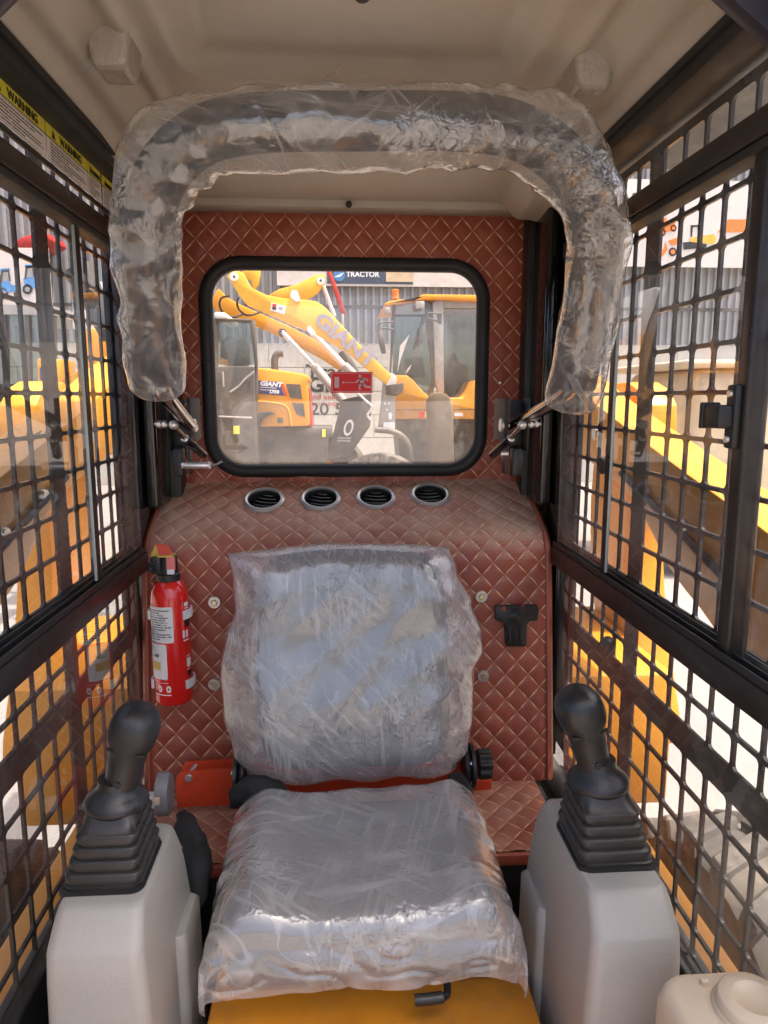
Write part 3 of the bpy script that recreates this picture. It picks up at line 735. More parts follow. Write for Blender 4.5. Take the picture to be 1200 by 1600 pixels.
# pivots, gas springs and brackets on each pillar
for sg in (-1, 1):
    q = (lambda px, py, Y: at(px, py, Y)) if sg < 0 else (lambda px, py, Y: at(1087 - px, py, Y))
    def bx(pxa, pya, pxb, pyb, Y, th, nm_, m_='black', par=bar, bev=.002):
        A, B = q(pxa, pya, Y), q(pxb, pyb, Y)
        return MB().box(min(A.x, B.x), max(A.x, B.x), Y, Y + th, min(A.z, B.z), max(A.z, B.z)).build(nm_, m_, par, bevel=bev)
    bk = bx(262, 625, 292, 712, 1.545, .006, 'pivot_bracket')
    bx(291, 622, 300, 690, 1.46, .10, 'bracket_cheek', m_='rubber', par=bk)
    bx(258, 622, 264, 705, 1.50, .05, 'bracket_cheek', m_='rubber', par=bk)
    bx(293, 698, 298, 742, 1.50, .03, 'sensor_plate', par=bk)
    bx(268, 700, 287, 745, 1.51, .03, 'hinge_block', m_='plastic', par=bk, bev=.006)
    a = q(291, 665, 1.475); b_ = q(303, 665, 1.475)
    pin = MB().tube([a, b_], .0045, 12).build('pivot_pin', 'zinc', bar)
    MB().lathe([(0, .004), (.013, .004), (.015, .002), (.015, -.002), (.013, -.004), (0, -.004)], 24, b_, (1, 0, 0), cap=False).build('pin_head', 'zinc', pin)
    # ball joint stud, nuts and gas spring
    ball = q(271, 664, 1.40)
    st_ = MB().tube([q(242, 662, 1.40), q(262, 664, 1.40)], .0038, 10).build('ball_stud', 'zinc', bar)
    for pxn in (249, 257):
        c = q(pxn, 663, 1.40); MB().lathe([(.0075, -.0032), (.0075, .0032)], 6, c, (1, 0, 0)).build('lock_nut', 'zinc', st_, smooth=False)
    MB().lathe([(.0001, -.0095), (.005, -.008), (.0085, -.004), (.0095, 0), (.0085, .004), (.005, .008), (.0001, .0095)], 16, ball, (0, 0, 1)).build('ball_socket', 'zinc', st_)
    e0, e1, e2 = ball, q(289, 685, 1.43), q(318, 711, 1.50)
    gs = MB().tube([e0, e1], .0052, 12).build('spring_rod', 'chrome', bar)
    MB().lathe([(.0075, -.002), (.009, 0), (.0075, .002)], 16, e1, e1 - e0).build('rod_collar', 'zinc', gs)
    MB().tube([e1 + (e2 - e1) * .06, e2], .0088, 14).build('gas_spring', 'gloss_black', bar, bevel=.002)
    if sg < 0:
        s0, s1, s2 = q(284, 727, 1.47), q(326, 727, 1.47), q(329, 727, 1.47)
        sn = MB().tube([s0, s1], .0072, 16).build('position_sensor', 'zinc', bar, bevel=.001)
        MB().tube([s1, s2], .0075, 16).build('sensor_cap', 'white', sn)
        MB().tube(catmull([s2, q(338, 726, 1.49), q(345, 722, 1.55), q(346, 722, 1.60)], 6), .0026, 8).build('sensor_wire', 'grey_plastic', sn)
    else:
        MB().tube([q(293, 709, 1.47), q(305, 709, 1.47)], .005, 6).build('bracket_bolt', 'zinc', bk)

# loose clear sleeve round the padded bar
fine = catmull(core, 3)
P0, P1 = fine[0], fine[-1]
d0 = (fine[0] - fine[4]).normalized(); d1 = (fine[-1] - fine[-5]).normalized()
path = [P0 + d0 * k for k in (.030, .028, .023, .016, .008)] + fine + [P1 + d1 * k for k in (.016, .028, .038, .044, .046)]
SEG = 88
rr = tube_rings(path, 1.0, SEG); nrg = len(path)
mid_c = Vector((.03, 1.1, Z(.12)))
rings = []
for i, rg in enumerate(rr):
    c = Vector(path[i]); f = i / (nrg - 1)
    e = min(i, nrg - 1 - i)
    base = .0475
    endk = [.30, .62, .86, .97, 1.0][e] if e < 5 else 1.0
    ring = []
    for j, p in enumerate(rg):
        d = (Vector(p) - c)
        out = d.dot((c - mid_c).normalized())
        low = nz((c.x + d.x * .12, c.z + d.z * .12 + 5, d.y * .12), 9) * .006
        bend = math.exp(-((f - .30) / .055) ** 2) + math.exp(-((f - .71) / .055) ** 2)
        q = c + d * base
        ar = f * 1.75; br = j / SEG * .34
        cr = crumple(ar, br, ((25, .10, .007), (-35, .08, .006), (80, .12, .006)), 2.0)
        hang = .016 * max(0, -d.z) * max(0, math.sin(math.pi * (f - .3) / .42)) if .3 < f < .72 else 0
        rad = base - .004 + low + cr + bend * (.026 * max(0, out) ** 2 + .006 * max(0, -out)) + hang
        if f > .72 or f < .28: rad += .001 + .005 * nz((f * 9, d.x * .6, d.z * .6 + d.y * .6), 1.5)
        rad = max(rad, .0385)
        ring.append(c + d * rad * endk)
    rings.append(ring)
sl = MB().loft(rings, cap=False).build('plastic_sleeve', 'film_bar', None, angle=180)
tag(sl, 'crinkled clear plastic sleeve wrapped around the padded safety bar', 'plastic wrap')

# ------------------------------------------------------------------ seat
def squircle(u, v, k=.42): return u * math.sqrt(1 - k * v * v / 2 * abs(v) ** 2), v * math.sqrt(1 - k * u * u / 2 * abs(u) ** 2)
def pillow(F, n=40):
    """closed cushion from a map F(u, v, side)"""
    mb = MB(); vs = []; idx = {}
    for s in (1, -1):
        for j in range(n + 1):
            for i in range(n + 1):
                u, v = -1 + 2 * i / n, -1 + 2 * j / n
                rim = i in (0, n) or j in (0, n)
                if s == -1 and rim: idx[s, i, j] = idx[1, i, j]; continue
                idx[s, i, j] = len(vs); vs.append(F(u, v, s))
    fs = []
    for s in (1, -1):
        for j in range(n):
            for i in range(n):
                q = (idx[s, i, j], idx[s, i + 1, j], idx[s, i + 1, j + 1], idx[s, i, j + 1]); fs.append(q if s == 1 else q[::-1])
    return mb.add(vs, fs)
seat = thing('operator_seat', (.0, 1.05, Z(-.83)), 'charcoal operator seat wrapped in clear plastic on an orange-red bracket', 'seat')
SBX = -.004
SZ0, SZ1 = Z(-.705), Z(-.287)
szm = (SZ0 + SZ1) / 2
def back_y(z): return 1.315 + (z - szm) * math.tan(R(11))
def Fback(u, v, s):
    a, b = squircle(u, v, .45)
    w = .182 + .012 * (1 - v) * .5
    x = SBX + a * w; z = szm + b * (SZ1 - SZ0) / 2 * .985
    t = max(0, (1 - abs(u) ** 7) * (1 - abs(v) ** 7)) ** .38
    if s > 0:
        d = t * (.052 + .016 * math.exp(-((abs(u) - .74) / .17) ** 2) + .012 * math.exp(-((v + .35) / .4) ** 2))
        return Vector((x, back_y(z) - d, z))
    return Vector((x, back_y(z) + t * .045, z))
pillow(Fback, 44).build('backrest', 'vinyl', seat, angle=180)
CYF, CYR = .850, 1.180
SCX = -.003
def Fcush(u, v, s):
    a, b = squircle(u, v, .45)
    w = .205
    x = SCX + a * w; y = (CYF + CYR) / 2 + b * (CYR - CYF) / 2
    t = max(0, (1 - abs(u) ** 8) * (1 - abs(v) ** 8)) ** .36
    zt = .046 + .014 * math.exp(-((abs(u) - .78) / .18) ** 2) - .010 * math.exp(-(v / .5) ** 2) * (1 - abs(u) ** 2) + .010 * math.exp(-((v + .7) / .25) ** 2)
    z0 = Z(-.752)
    return Vector((x, y, z0 + t * zt if s > 0 else z0 - t * .03))
pillow(Fcush, 44).build('seat_cushion', 'vinyl', seat, angle=180)
MB().box(SCX - .19, SCX + .19, .88, 1.19, Z(-.82), Z(-.775)).build('seat_pan', 'black', seat, bevel=.006)
# orange bracket
A, B = at(275, 1203, 1.335), at(366, 1262, 1.335)
rp = []
for px, py in ((275, 1215), (282, 1207), (330, 1203), (366, 1201), (366, 1258), (276, 1262)): rp.append(at(px, py, 1.335))
bp = MB().prism(rp, .006, (0, 1, 0)).build('bracket_plate', 'orange', seat, bevel=.001)
rp = [at(px, py, 1.385) for px, py in ((284, 1200), (290, 1191), (362, 1187), (480, 1187), (480, 1230), (284, 1230))]
MB().prism(rp, .006, (0, 1, 0)).build('bracket_plate', 'orange', seat, bevel=.001)
rp = [at(px, py, 1.30) for px, py in ((392, 1190), (420, 1200), (560, 1200), (690, 1194), (722, 1180), (722, 1222), (690, 1236), (420, 1244), (392, 1240))]
MB().prism(rp, .02, (0, 1, 0)).build('cross_tube', 'orange', seat, bevel=.004)
rp = [at(px, py, 1.355) for px, py in ((735, 1222), (768, 1218), (768, 1234), (735, 1236))]
MB().prism(rp, .006, (0, 1, 0)).build('bracket_plate', 'orange', seat, bevel=.001)
p = at(295, 1215, 1.335)
bo = MB().lathe([(.008, 0), (.008, .002), (.0065, .002), (.0062, .007), (0, .0075)], 20, p, (0, -1, 0), cap=False).build('bracket_bolt', 'zinc', bp)
MB().tube([at(298, 1206, 1.35), at(306, 1195, 1.365)], .0038, 10).build('bracket_stud', 'zinc', bp)
MB().tube([at(267, 1256, 1.325), at(276, 1255, 1.34)], .0062, 6).build('bracket_nut', 'zinc', bp)
# recliner discs and knob
for px, py, sgn in ((371, 1212, -1), (736, 1197, 1)):
    c = at(px, py, 1.265)
    d = MB().lathe([(0, -.0045), (.041, -.0045), (.044, -.0025), (.044, .0025), (.041, .0045), (0, .0045)], 36, c, (1, 0, .0), cap=False).build('recliner_disc', 'plastic', seat)
    MB().lathe([(0, -.004), (.037, -.004), (.039, 0), (.037, .004), (0, .004)], 36, c + Vector((-sgn * .011, 0, 0)), (1, 0, 0), cap=False).build('inner_disc', 'black', d)
    for a in (40, 140, 260):
        MB().lathe([(0, .004), (.004, .003), (.005, 0)], 10, c + Vector((-.0045, -.026 * math.sin(R(a)) - .01, .026 * math.cos(R(a)))), (-1, 0, 0), cap=False).build('disc_rivet', 'zinc', d)
kc = at(757, 1193, 1.26)
kn = MB(); rg = []
for h, sc2 in ((-.014, .9), (-.012, 1.0), (.008, 1.0), (.012, .93), (.013, .4)):
    rg.append([kc + Vector((h, (.0265 + .0028 * math.cos(9 * 2 * math.pi * j / 72)) * sc2 * math.cos(2 * math.pi * j / 72), (.0265 + .0028 * math.cos(9 * 2 * math.pi * j / 72)) * sc2 * math.sin(2 * math.pi * j / 72))) for j in range(72)])
kn.loft(rg).build('recliner_knob', 'plastic', seat)
# folded black webbing at the back of the cushion
def lump(name, pts, r, m, par, amp=.25, fr=60):
    c = catmull(pts, 7); k = len(c); rs = []
    for i, rg_ in enumerate(tube_rings(c, 1.0, 24)):
        e = math.sin(math.pi * min(1, max(.06, (i + .5) / k))) ** .45
        rs.append([c[i] + (Vector(p_) - c[i]) * r * e * (1 + amp * nz(Vector(c[i]) + (Vector(p_) - c[i]) * r, fr)) for p_ in rg_])
    return MB().loft(rs).build(name, m, par, angle=180)
lump('seat_cover_fold', [at(366, 1258, 1.205), at(380, 1236, 1.20), at(415, 1236, 1.20), at(450, 1240, 1.20)], .021, 'cloth', seat, .5, 45)
lump('seat_cover_fold', [at(700, 1216, 1.22), at(722, 1225, 1.215), at(738, 1262, 1.20)], .015, 'cloth', seat, .5, 45)
# grey ratchet dial beside the left armrest console
dial = thing('adjuster_dial', at(255, 1240, 1.2), 'grey toothed adjuster dial between joystick console and orange bracket', 'dial')
dc = at(257, 1240, 1.20); rg = []
for h, sc2 in ((-.011, .80), (-.0105, 1.0), (.007, 1.0), (.011, .94), (.012, .6)):
    rg.append([dc + Vector((h, (.0395 + (.0009 if (j % 2 and abs(h) < .0108 and h < 0) else 0)) * sc2 * math.cos(2 * math.pi * j / 96) * .8, (.0395 + (.0009 if (j % 2 and h < 0) else 0)) * sc2 * math.sin(2 * math.pi * j / 96))) for j in range(96)])
MB().loft(rg).build('dial_wheel', 'grey_plastic', dial)
MB().obox(at(245, 1252, 1.163), (.005, 0, 0), (0, .003, 0), (0, 0, .0065)).build('dial_mark', 'cream', dial, bevel=.001)
MB().obox(at(238, 1250, 1.19), (.012, 0, 0), (0, .01, 0), (0, 0, .012)).build('dial_mount', 'white', dial, bevel=.003)
# dark webbing bundle beside the cushion
wb = thing('webbing_bundle', at(310, 1350, 1.05), 'crumpled black webbing stuffed between console and seat cushion', 'webbing')
lump('webbing_fold', [at(282, 1272, 1.15), at(292, 1292, 1.12), at(304, 1330, 1.08), at(306, 1375, 1.03), at(308, 1420, .99)], .021, 'cloth', wb, .55, 30)
lump('webbing_fold', [at(296, 1290, 1.14), at(312, 1322, 1.10), at(318, 1352, 1.07), at(314, 1400, 1.02)], .016, 'cloth', wb, .6, 34)
# seat deck and release handle
def deck_pt(px, py): return atz(px, py, Z(-.832))
deck = thing('seat_deck', (0, .85, Z(-.83)), 'scuffed orange-yellow steel deck below the front of the seat', 'deck')
MB().box(-.215, .235, .55, 1.17, Z(-1.05), Z(-.832)).build('deck_plate', 'deck', deck, bevel=.004)
MB().tube(catmull([deck_pt(332, 1610) + Vector((0, -.05, 0)), deck_pt(330, 1590), deck_pt(333, 1570), deck_pt(330, 1545)], 5), .0012, 6).build('weld_bead', 'deck', deck)
hd = thing('release_lever', deck_pt(690, 1560) + Vector((0, 0, .01)), 'small bent black seat release lever beneath the cushion', 'lever')
hp = [at(698, 1535, .845), at(699, 1550, .83), at(694, 1557, .822), at(672, 1561, .82), at(648, 1563, .82)]
MB().tube(catmull(hp, 6), [.0052] * 13 + [.0075] * 12, 12).build('lever_rod', 'plastic', hd)

# clear cover on the backrest
def lut(tab, t):
    for i in range(len(tab) - 1):
        if t <= tab[i + 1][0]:
            f = (t - tab[i][0]) / (tab[i + 1][0] - tab[i][0]); f = f * f * (3 - 2 * f); return tab[i][1] + (tab[i + 1][1] - tab[i][1]) * f
    return tab[-1][1]
Lb = [(-1, 418), (-.93, 388), (-.75, 366), (-.4, 349), (0, 344), (.25, 352), (.5, 366), (.75, 362), (1, 354)]
Rb = [(-1, 690), (-.9, 712), (-.75, 730), (-.45, 738), (-.1, 740), (.1, 755), (.25, 753), (.5, 738), (.8, 716), (1, 705)]
def Bfilm(u, v, s):
    px = lut(Lb, v) + (lut(Rb, v) - lut(Lb, v)) * (u + 1) / 2
    top = 868 - 16 * min(1, (u + 1) * 1.2) + 6 * max(0, u) ** 3; bot = 1207 + 3 * math.sin(u * 9) - 6 * u
    py = bot + (top - bot) * (v + 1) / 2
    p = at(px, py, 1.315); z = p.z; yb = back_y(z)
    t = max(0, (1 - abs(u) ** 5) * (1 - abs(v) ** 9)) ** .42
    q = Vector((p.x, 0, z))
    cre = crumple(q.x, q.z, ((-40, .11, .006), (-52, .07, .004), (-4, .08, .005)), 5.0) + nz((q.x, 2, q.z), 5) * .004
    edge = min(1, (1 - max(abs(u), abs(v))) * 10)
    d = t * (.064 + .014 * math.exp(-((abs(u) - .70) / .2) ** 2) + .012 * math.exp(-((v + .35) / .4) ** 2)) + cre * (.35 + .65 * edge)
    if s < 0: d = -t * .052 - cre * .4 * edge
    y = yb - d
    k = at(px, py, y)       # keep the outline where the cover hangs, at its own depth
    return Vector((p.x + (k.x - p.x) * .5, y, z + (k.z - z) * .5))
pf = pillow(Bfilm, 110).build('plastic_cover', 'film', None, angle=180)
tag(pf, 'wrinkled translucent plastic bag pulled over the seat backrest', 'plastic wrap')
# clear cover on the cushion, open towards the deck
Lc = [(-1, 322), (-.5, 335), (0, 345), (.6, 358), (1, 372)]
def Cfilm(u, v):
    # v in [-1.42, 1]; below -1 the cover hangs down in front
    vv = max(v, -1)
    w = .219 + .003 * vv + .006 * nz((u, vv * 3, 1), 2)
    x = SCX + u * w * (1 - .04 * max(0, vv) ** 4 * abs(u) ** 3) + .002
    y = (CYF - .012) + (CYR + .012 - CYF + .012) * (vv + 1) / 2
    t = max(0, (1 - abs(u) ** 6)) ** .40 * max(0, 1 - max(0, vv) ** 12) ** .35
    fr_ = max(0, 1 - max(0, -vv) ** 10) ** .45
    zt = .052 + .015 * math.exp(-((abs(u) - .76) / .2) ** 2) - .007 * math.exp(-(vv / .5) ** 2) * (1 - abs(u) ** 2) + .010 * math.exp(-((vv + .7) / .25) ** 2)
    z = Z(-.747) + t * zt * (.35 + .65 * fr_)
    q = Vector((x, y, 0))
    cre = crumple(q.x, q.y, ((70, .12, .006), (-35, .10, .006), (20, .08, .005), (95, .07, .004)), 8.0) + nz((q.x, q.y, 4), 5) * .004 + .003
    z += cre * (.4 + .6 * fr_)
    if v < -1:
        h = (-1 - v) / .42
        z = z - h * (.056 - .004 * u + .004 * math.sin(u * 7)); y = y - .012 * math.sin(min(1, h * 1.2) * math.pi * .6) + .004 * ridge((x * 1.2, h * .15, 5), 12, 3) * (.3 + h)
    return Vector((x, y, z))
nu, nv = 130, 150
vs = [Cfilm(-1 + 2 * i / nu, -1.42 + 2.42 * j / nv) for j in range(nv + 1) for i in range(nu + 1)]
fs = [(j * (nu + 1) + i, j * (nu + 1) + i + 1, (j + 1) * (nu + 1) + i + 1, (j + 1) * (nu + 1) + i) for j in range(nv) for i in range(nu)]
mb = MB().add(vs, fs)
for sgi, i in ((-1, 0), (1, nu)):
    rows = []
    for j in range(nv + 1):
        p = vs[j * (nu + 1) + i]; rows.append([p + Vector((sgi * .006 * math.sin(k / 6 * math.pi) + .006 * nz((p.y * 14, k * .3, sgi), 1.0) * k / 6, 0, -.050 * k / 6 if j > 26 else -.012 * k / 6)) for k in range(7)])
    mb.loft(rows, closed_ring=False)
pc = mb.build('plastic_cover', 'film_cushion', None, angle=180)
tag(pc, 'milky wrinkled plastic bag over the seat cushion hanging down at the front', 'plastic wrap')

# ------------------------------------------------------------------ joystick consoles
def rr_ring(x0, x1, y0, y1, z, r, sg, k=6):
    return [Vector((sg * p[0], p[1], z)) for p in rrect(x0, x1, y0, y1, r, k)]
for sg, dz, dy in ((-1, -.016, -.058), (1, .000, -.092)):
    lab = 'grey moulded console carrying the joystick nearest the ' + ('fire extinguisher' if sg < 0 else 'cream plastic reservoir')
    con = thing('joystick_console', (sg * .31, .87, 0), lab, 'console', 'joystick consoles either side of the seat')
    T = -.600 + dz
    secs = [(-1.06, .250, .372, .795, 1.13, .016), (-.90, .253, .372, .800, 1.12, .016), (T - .13, .257, .372, .808, 1.105, .016), (T - .07, .261, .372, .812, 1.095, .016), (T - .040, .264, .372, .8165, 1.088, .016),
            (T - .034, .265, .3715, .8195, 1.086, .016), (T - .012, .269, .370, .8435, 1.078, .015), (T - .005, .271, .3685, .850, 1.075, .015), (T - .001, .274, .366, .856, 1.071, .014), (T, .278, .362, .862, 1.066, .012)]
    ox_ = .010 if sg < 0 else .004
    MB().loft([rr_ring(b + ox_ * .6, c + ox_ * 1.3, d + dy, e - .103, Z(a), r, sg) for a, b, c, d, e, r in secs]).build('console_shell', 'console', con, angle=33)
    MB().loft([rr_ring(.246, .275, .88, 1.00, Z(-1.05), .012, sg), rr_ring(.248, .275, .885, .99, Z(T - .135), .012, sg), rr_ring(.252, .275, .89, .98, Z(T - .125), .01, sg)]).build('console_flange', 'console', con, angle=50)
    # joystick
    lab = 'black joystick with rubber bellows on the console ' + ('near the fire extinguisher' if sg < 0 else 'beside the window with the latch')
    joy = thing('joystick', (sg * .318, .865, Z(T)), lab, 'joystick', 'joysticks')
    jx = .336 if sg < 0 else .327
    bx0, by0 = sg * jx, .872 + (.006 if sg < 0 else -.014)
    stick_x = sg * jx + (0.005 if sg < 0 else -.008)
    # bellows
    def sq(cx, cy, z, hx, hy, r, k=6): return [Vector((p[0], p[1], z)) for p in rrect(cx - hx, cx + hx, cy - hy, cy + hy, r, k)]
    L = [(0.0, .0475, .052), (.004, .0478, .0523), (.0052, .0455, .050), (.0165, .0470, .0515), (.0190, .0458, .0503), (.0198, .0418, .0463), (.0310, .0440, .0485), (.0335, .0428, .0473), (.0343, .0390, .0435), (.0455, .0412, .0457), (.0480, .0400, .0445), (.0488, .0362, .0407), (.060, .0385, .0425), (.0625, .0372, .0412), (.0634, .0338, .0378), (.080, .0320, .0345), (.092, .028, .030)]
    rg = []
    for h, hx, hy in L:
        f = h / .09
        hx *= 1.04; hy *= 1.04
        rg.append(sq(bx0 + (stick_x - bx0) * f, by0 + .012 * f, Z(T) + h + .0005, hx, hy, .013 if h < .06 else .011 + .012 * max(0, (h - .06) / .03)))
    MB().loft(rg).build('bellows', 'boot', joy, angle=60)
    MB().loft([sq(bx0, by0 - .004, Z(T) - .002, .0535, .058, .016), sq(bx0, by0 - .004, Z(T) + .0012, .0535, .058, .016)]).build('boot_opening', 'rubber', joy)
    # collar, grip
    ax = Vector(((.26 if sg < 0 else -.26), .04, 1)).normalized()
    cb = Vector((stick_x, by0 + .012, Z(T) + .083))
    MB().lathe([(.026, -.008), (.036, -.007), (.0405, -.003), (.042, .002), (.0395, .008), (.033, .0135), (.027, .020), (.0245, .026), (.0235, .034)], 40, cb, (ax * .25 + Vector((0, 0, 1))).normalized()).build('collar', 'plastic', joy, angle=60)
    side = Vector((1, 0, 0)); side = (side - ax * side.dot(ax)).normalized(); fw = ax.cross(side)
    G = [(.012, .0235, .0235, 0, 0), (.03, .0235, .0235, 0, 0), (.05, .0245, .024, 0, 0), (.068, .0262, .0255, 0, -.001), (.0800, .0275, .0275, 0, -.002), (.084, .0305, .0305, 0, -.004), (.092, .0330, .0325, 0, -.006), (.103, .0350, .0345, 0, -.007), (.114, .0347, .0347, 0, -.007), (.125, .0318, .0325, 0, -.006), (.1335, .0255, .0265, 0, -.005), (.1395, .0165, .0175, 0, -.005), (.1425, .008, .009, 0, -.005), (.1432, .002, .002, 0, -.005)]
    G = [(h * .95, rx * .93, ry * .95, ox, oy) for h, rx, ry, ox, oy in G]
    rg = []
    for h, rx, ry, ox, oy in G:
        ring = []
        for j in range(36):
            a = 2 * math.pi * j / 36; ca, sa = math.cos(a), math.sin(a)
            e = .82 if h > .082 else 1.0
            ring.append(cb + ax * (h + .006 * sa * min(1, max(0, (h - .085) / .02)) * ry / .037) + side * (rx * math.copysign(abs(ca) ** e, ca) + ox) + fw * (ry * math.copysign(abs(sa) ** e, sa) - oy))
        rg.append(ring)
    gr = MB().loft(rg).build('grip', 'plastic', joy, angle=60)
    f0 = cb + ax * .036 - fw * 0 + Vector((0, -.0235, 0))
    MB().lathe([(.0048, 0), (.0048, .0012), (.0032, .0012), (.003, -.001), (0, -.001)], 14, f0, (0, -1, .05), cap=False).build('grip_screw', 'black', gr)
    for sx_ in (-1, 1):
        MB().obox(cb + ax * .079 + side * sx_ * .0195 + Vector((0, -.0185, 0)), side * .005 + Vector((0, .002 * sx_, 0)), (0, .0015, 0), (0, 0, .0016)).build('grip_slot', 'dark', gr)

# ------------------------------------------------------------------ fire extinguisher
ex = at(273, 1093, 1.425); EXR = .0385
fe = thing('fire_extinguisher', (ex.x, 1.425, ex.z), 'red fire extinguisher with white paper labels clipped to the quilted bulkhead', 'fire extinguisher')
H = at(273, 903, 1.425).z - ex.z
o = Vector((ex.x, 1.425, ex.z))
MB().lathe([(.030, 0), (.0365, .002), (EXR, .008), (EXR, H * .80), (EXR * .985, H * .85), (EXR * .93, H * .90), (EXR * .80, H * .95), (EXR * .62, H * .98), (.018, H * .995), (.016, H)], 48, o).build('cylinder', 'red', fe, angle=60)
vh = MB().lathe([(.0205, H - .006), (.0235, H - .003), (.0235, H + .010), (.020, H + .012), (.019, H + .045), (.017, H + .047), (0, H + .047)], 24, o, cap=False).build('valve_head', 'plastic', fe)
MB().obox(o + Vector((-.021, -.004, H + .030)), (.010, 0, 0), (0, .013, 0), (0, 0, .018)).build('nozzle_shroud', 'plastic', vh, bevel=.004)
MB().lathe([(.010, 0), (.0115, .004), (.008, .006), (.004, .002), (0, .002)], 16, o + Vector((-.024, -.017, H + .026)), (-.25, -1, 0), cap=False).build('nozzle', 'rubber', vh)
MB().obox(o + Vector((.010, -.017, H + .034)), (.0085, 0, 0), (0, .0045, 0), (0, 0, .014)).build('latch_button', 'sign_pink', vh, bevel=.002)
MB().obox(o + Vector((.010, -.0205, H + .018)), (.007, 0, 0), (0, .0035, 0), (0, 0, .005)).build('pressure_tab', 'white', vh, bevel=.001)
MB().prism([o + Vector(v_) for v_ in ((-.032, -.01, H + .047), (-.020, -.012, H + .072), (-.012, -.012, H + .050))], .016, (0, 1, 0)).build('safety_tag', 'gold', fe, smooth=False)
MB().prism([o + Vector(v_) for v_ in ((-.012, -.016, H + .050), (.014, -.016, H + .050), (.004, -.010, H + .071), (-.020, -.010, H + .073))], .003, (0, 1, 0)).build('safety_flap', 'orange', fe, smooth=False)
MB().box(o.x - .016, o.x + .016, 1.403, 1.429, o.z + H + .0475, o.z + H + .0515).build('squeeze_lever', 'gold', fe, bevel=.001)
def wrap(name, a0, a1, z0, z1, rad, m, par=fe, corner=.004):
    n_ = 18; vs = []; uv = []; fs = []
    for i in range(n_ + 1):
        a = R(a0 + (a1 - a0) * i / n_)
        for j, z in enumerate((z0, z0 + corner, z1 - corner, z1)):
            aa = a
            if j in (0, 3): 
                m_ = (a0 + a1) / 2; aa = R(m_ + (a0 + (a1 - a0) * i / n_ - m_) * (1 - 2 * corner * .4 / (R(a1 - a0) * rad)))
            vs.append(o + Vector((rad * math.sin(aa), -rad * math.cos(aa), z))); uv.append((i / n_, (z - z0) / (z1 - z0)))
    for i in range(n_):
        for j in range(3): fs.append((i * 4 + j, i * 4 + j + 1, i * 4 + j + 5, i * 4 + j + 4))
    return MB().add(vs, fs, uv).build(name, m, par, angle=180)
def pz(py): return at(273, py, 1.3865).z - o.z
wrap('instruction_label', -72, 20, pz(1005), pz(949), EXR + .0006, 'label_print')
il = wrap('inspection_label', -72, -3, pz(1062), pz(1007), EXR + .0006, 'paper')
wrap('gold_patch', -70, -24, pz(1048), pz(1035), EXR + .0011, 'gold', il, .0005)
for k in range(3): wrap('print_line', -68, -50 + 6 * k, pz(1012 + 3 * k), pz(1011 + 3 * k), EXR + .0011, 'grey_ink', il, .0002)
wrap('print_line', -60, -30, pz(1028), pz(1027.2), EXR + .0011, 'ink', il, .0002)
text('160', 'ink', il, o + Vector((-.029, -EXR * .80, pz(1026))), (1, -.75, 0), (0, 0, 1), .009, shear=.3)
for k, (z0, z1, a0, a1) in enumerate(((952, 946, 58, 76), (956, 954, 60, 78), (1001, 989, 48, 56), (1001, 990, 60, 70), (1006, 1004, 50, 72), (1031, 1030, 58, 76), (1052, 1051, 58, 76))):
    wrap('printed_text', a0, a1, pz(z0), pz(z1), EXR + .0006, 'white_ink', fe, .0003)
wrap('printed_box', 59, 78, pz(1048), pz(1034), EXR + .0006, 'white_ink', fe, .002)
wrap('printed_text', -66, -40, pz(1066), pz(1065), EXR + .0006, 'white_ink', fe, .0002)
wrap('printed_text', -30, -2, pz(1068), pz(1067.4), EXR + .0006, 'white_ink', fe, .0002)
for a in (-30, -2):
    wrap('pictogram', a - 7, a + 7, pz(1082), pz(1072), EXR + .0006, 'white_ink', fe, .0045)
    wrap('pictogram_mark', a - 3, a + 2, pz(1079), pz(1075), EXR + .0010, 'red', fe, .001)
wrap('printed_text', -52, 5, pz(1087), pz(1085.6), EXR + .0006, 'white_ink', fe, .0002)
for zc_ in (965, 1074):                               # white spring clips
    cl = MB(); zz = pz(zc_)
    for s_ in (-1, 1):
        a0, a1 = (50, 118) if s_ > 0 else (-64, -118)
        for q in range(4):
            c_ = []
            for i in range(9):
                a = R(a0 + (a1 - a0) * i / 8); c_.append(o + Vector(((EXR + .0035) * math.sin(a), -(EXR + .0035) * math.cos(a), zz + (q - 1.5) * .0046)))
            cl.tube(c_, .0028, 8)
    tag(cl.build('spring_clip', 'white', fe), kind='stuff')
wrap('clip_window', 58, 80, pz(985), pz(972), EXR + .0007, 'ink', fe, .003)
wrap('clip_window', 62, 80, pz(1064), pz(1054), EXR + .0007, 'ink', fe, .003)

# black T-shaped bracket on the bulkhead
tb = thing('tool_bracket', face(804, 976, -.008), 'black plastic T-shaped bracket screwed to the quilted bulkhead', 'bracket')
TBY = face(804, 976).y
def tp(zx, zy, Y=TBY - .006): return at(560 + zx / 3, 740 + zy / 3, Y)
T_ = [(640, 615), (832, 612), (838, 620), (836, 676), (828, 684), (796, 686), (785, 700), (783, 796), (776, 804), (690, 804), (684, 796), (680, 700), (668, 686), (645, 684), (638, 676), (636, 622)]
tbp = MB().prism([tp(*q) for q in T_], .011, (0, -1, 0)).build('bracket_plate', 'plastic', tb, bevel=.002)
for poly in ([(690, 625), (780, 623), (776, 634), (694, 636)], [(700, 668), (716, 650), (748, 650), (764, 668), (748, 700), (716, 700)], [(700, 712), (715, 704), (712, 790), (703, 796)], [(752, 704), (768, 712), (766, 796), (757, 790)]):
    MB().prism([tp(*q, TBY - .0172) for q in poly], .003, (0, -1, 0)).build('raised_rib', 'plastic', tbp, bevel=.0008)
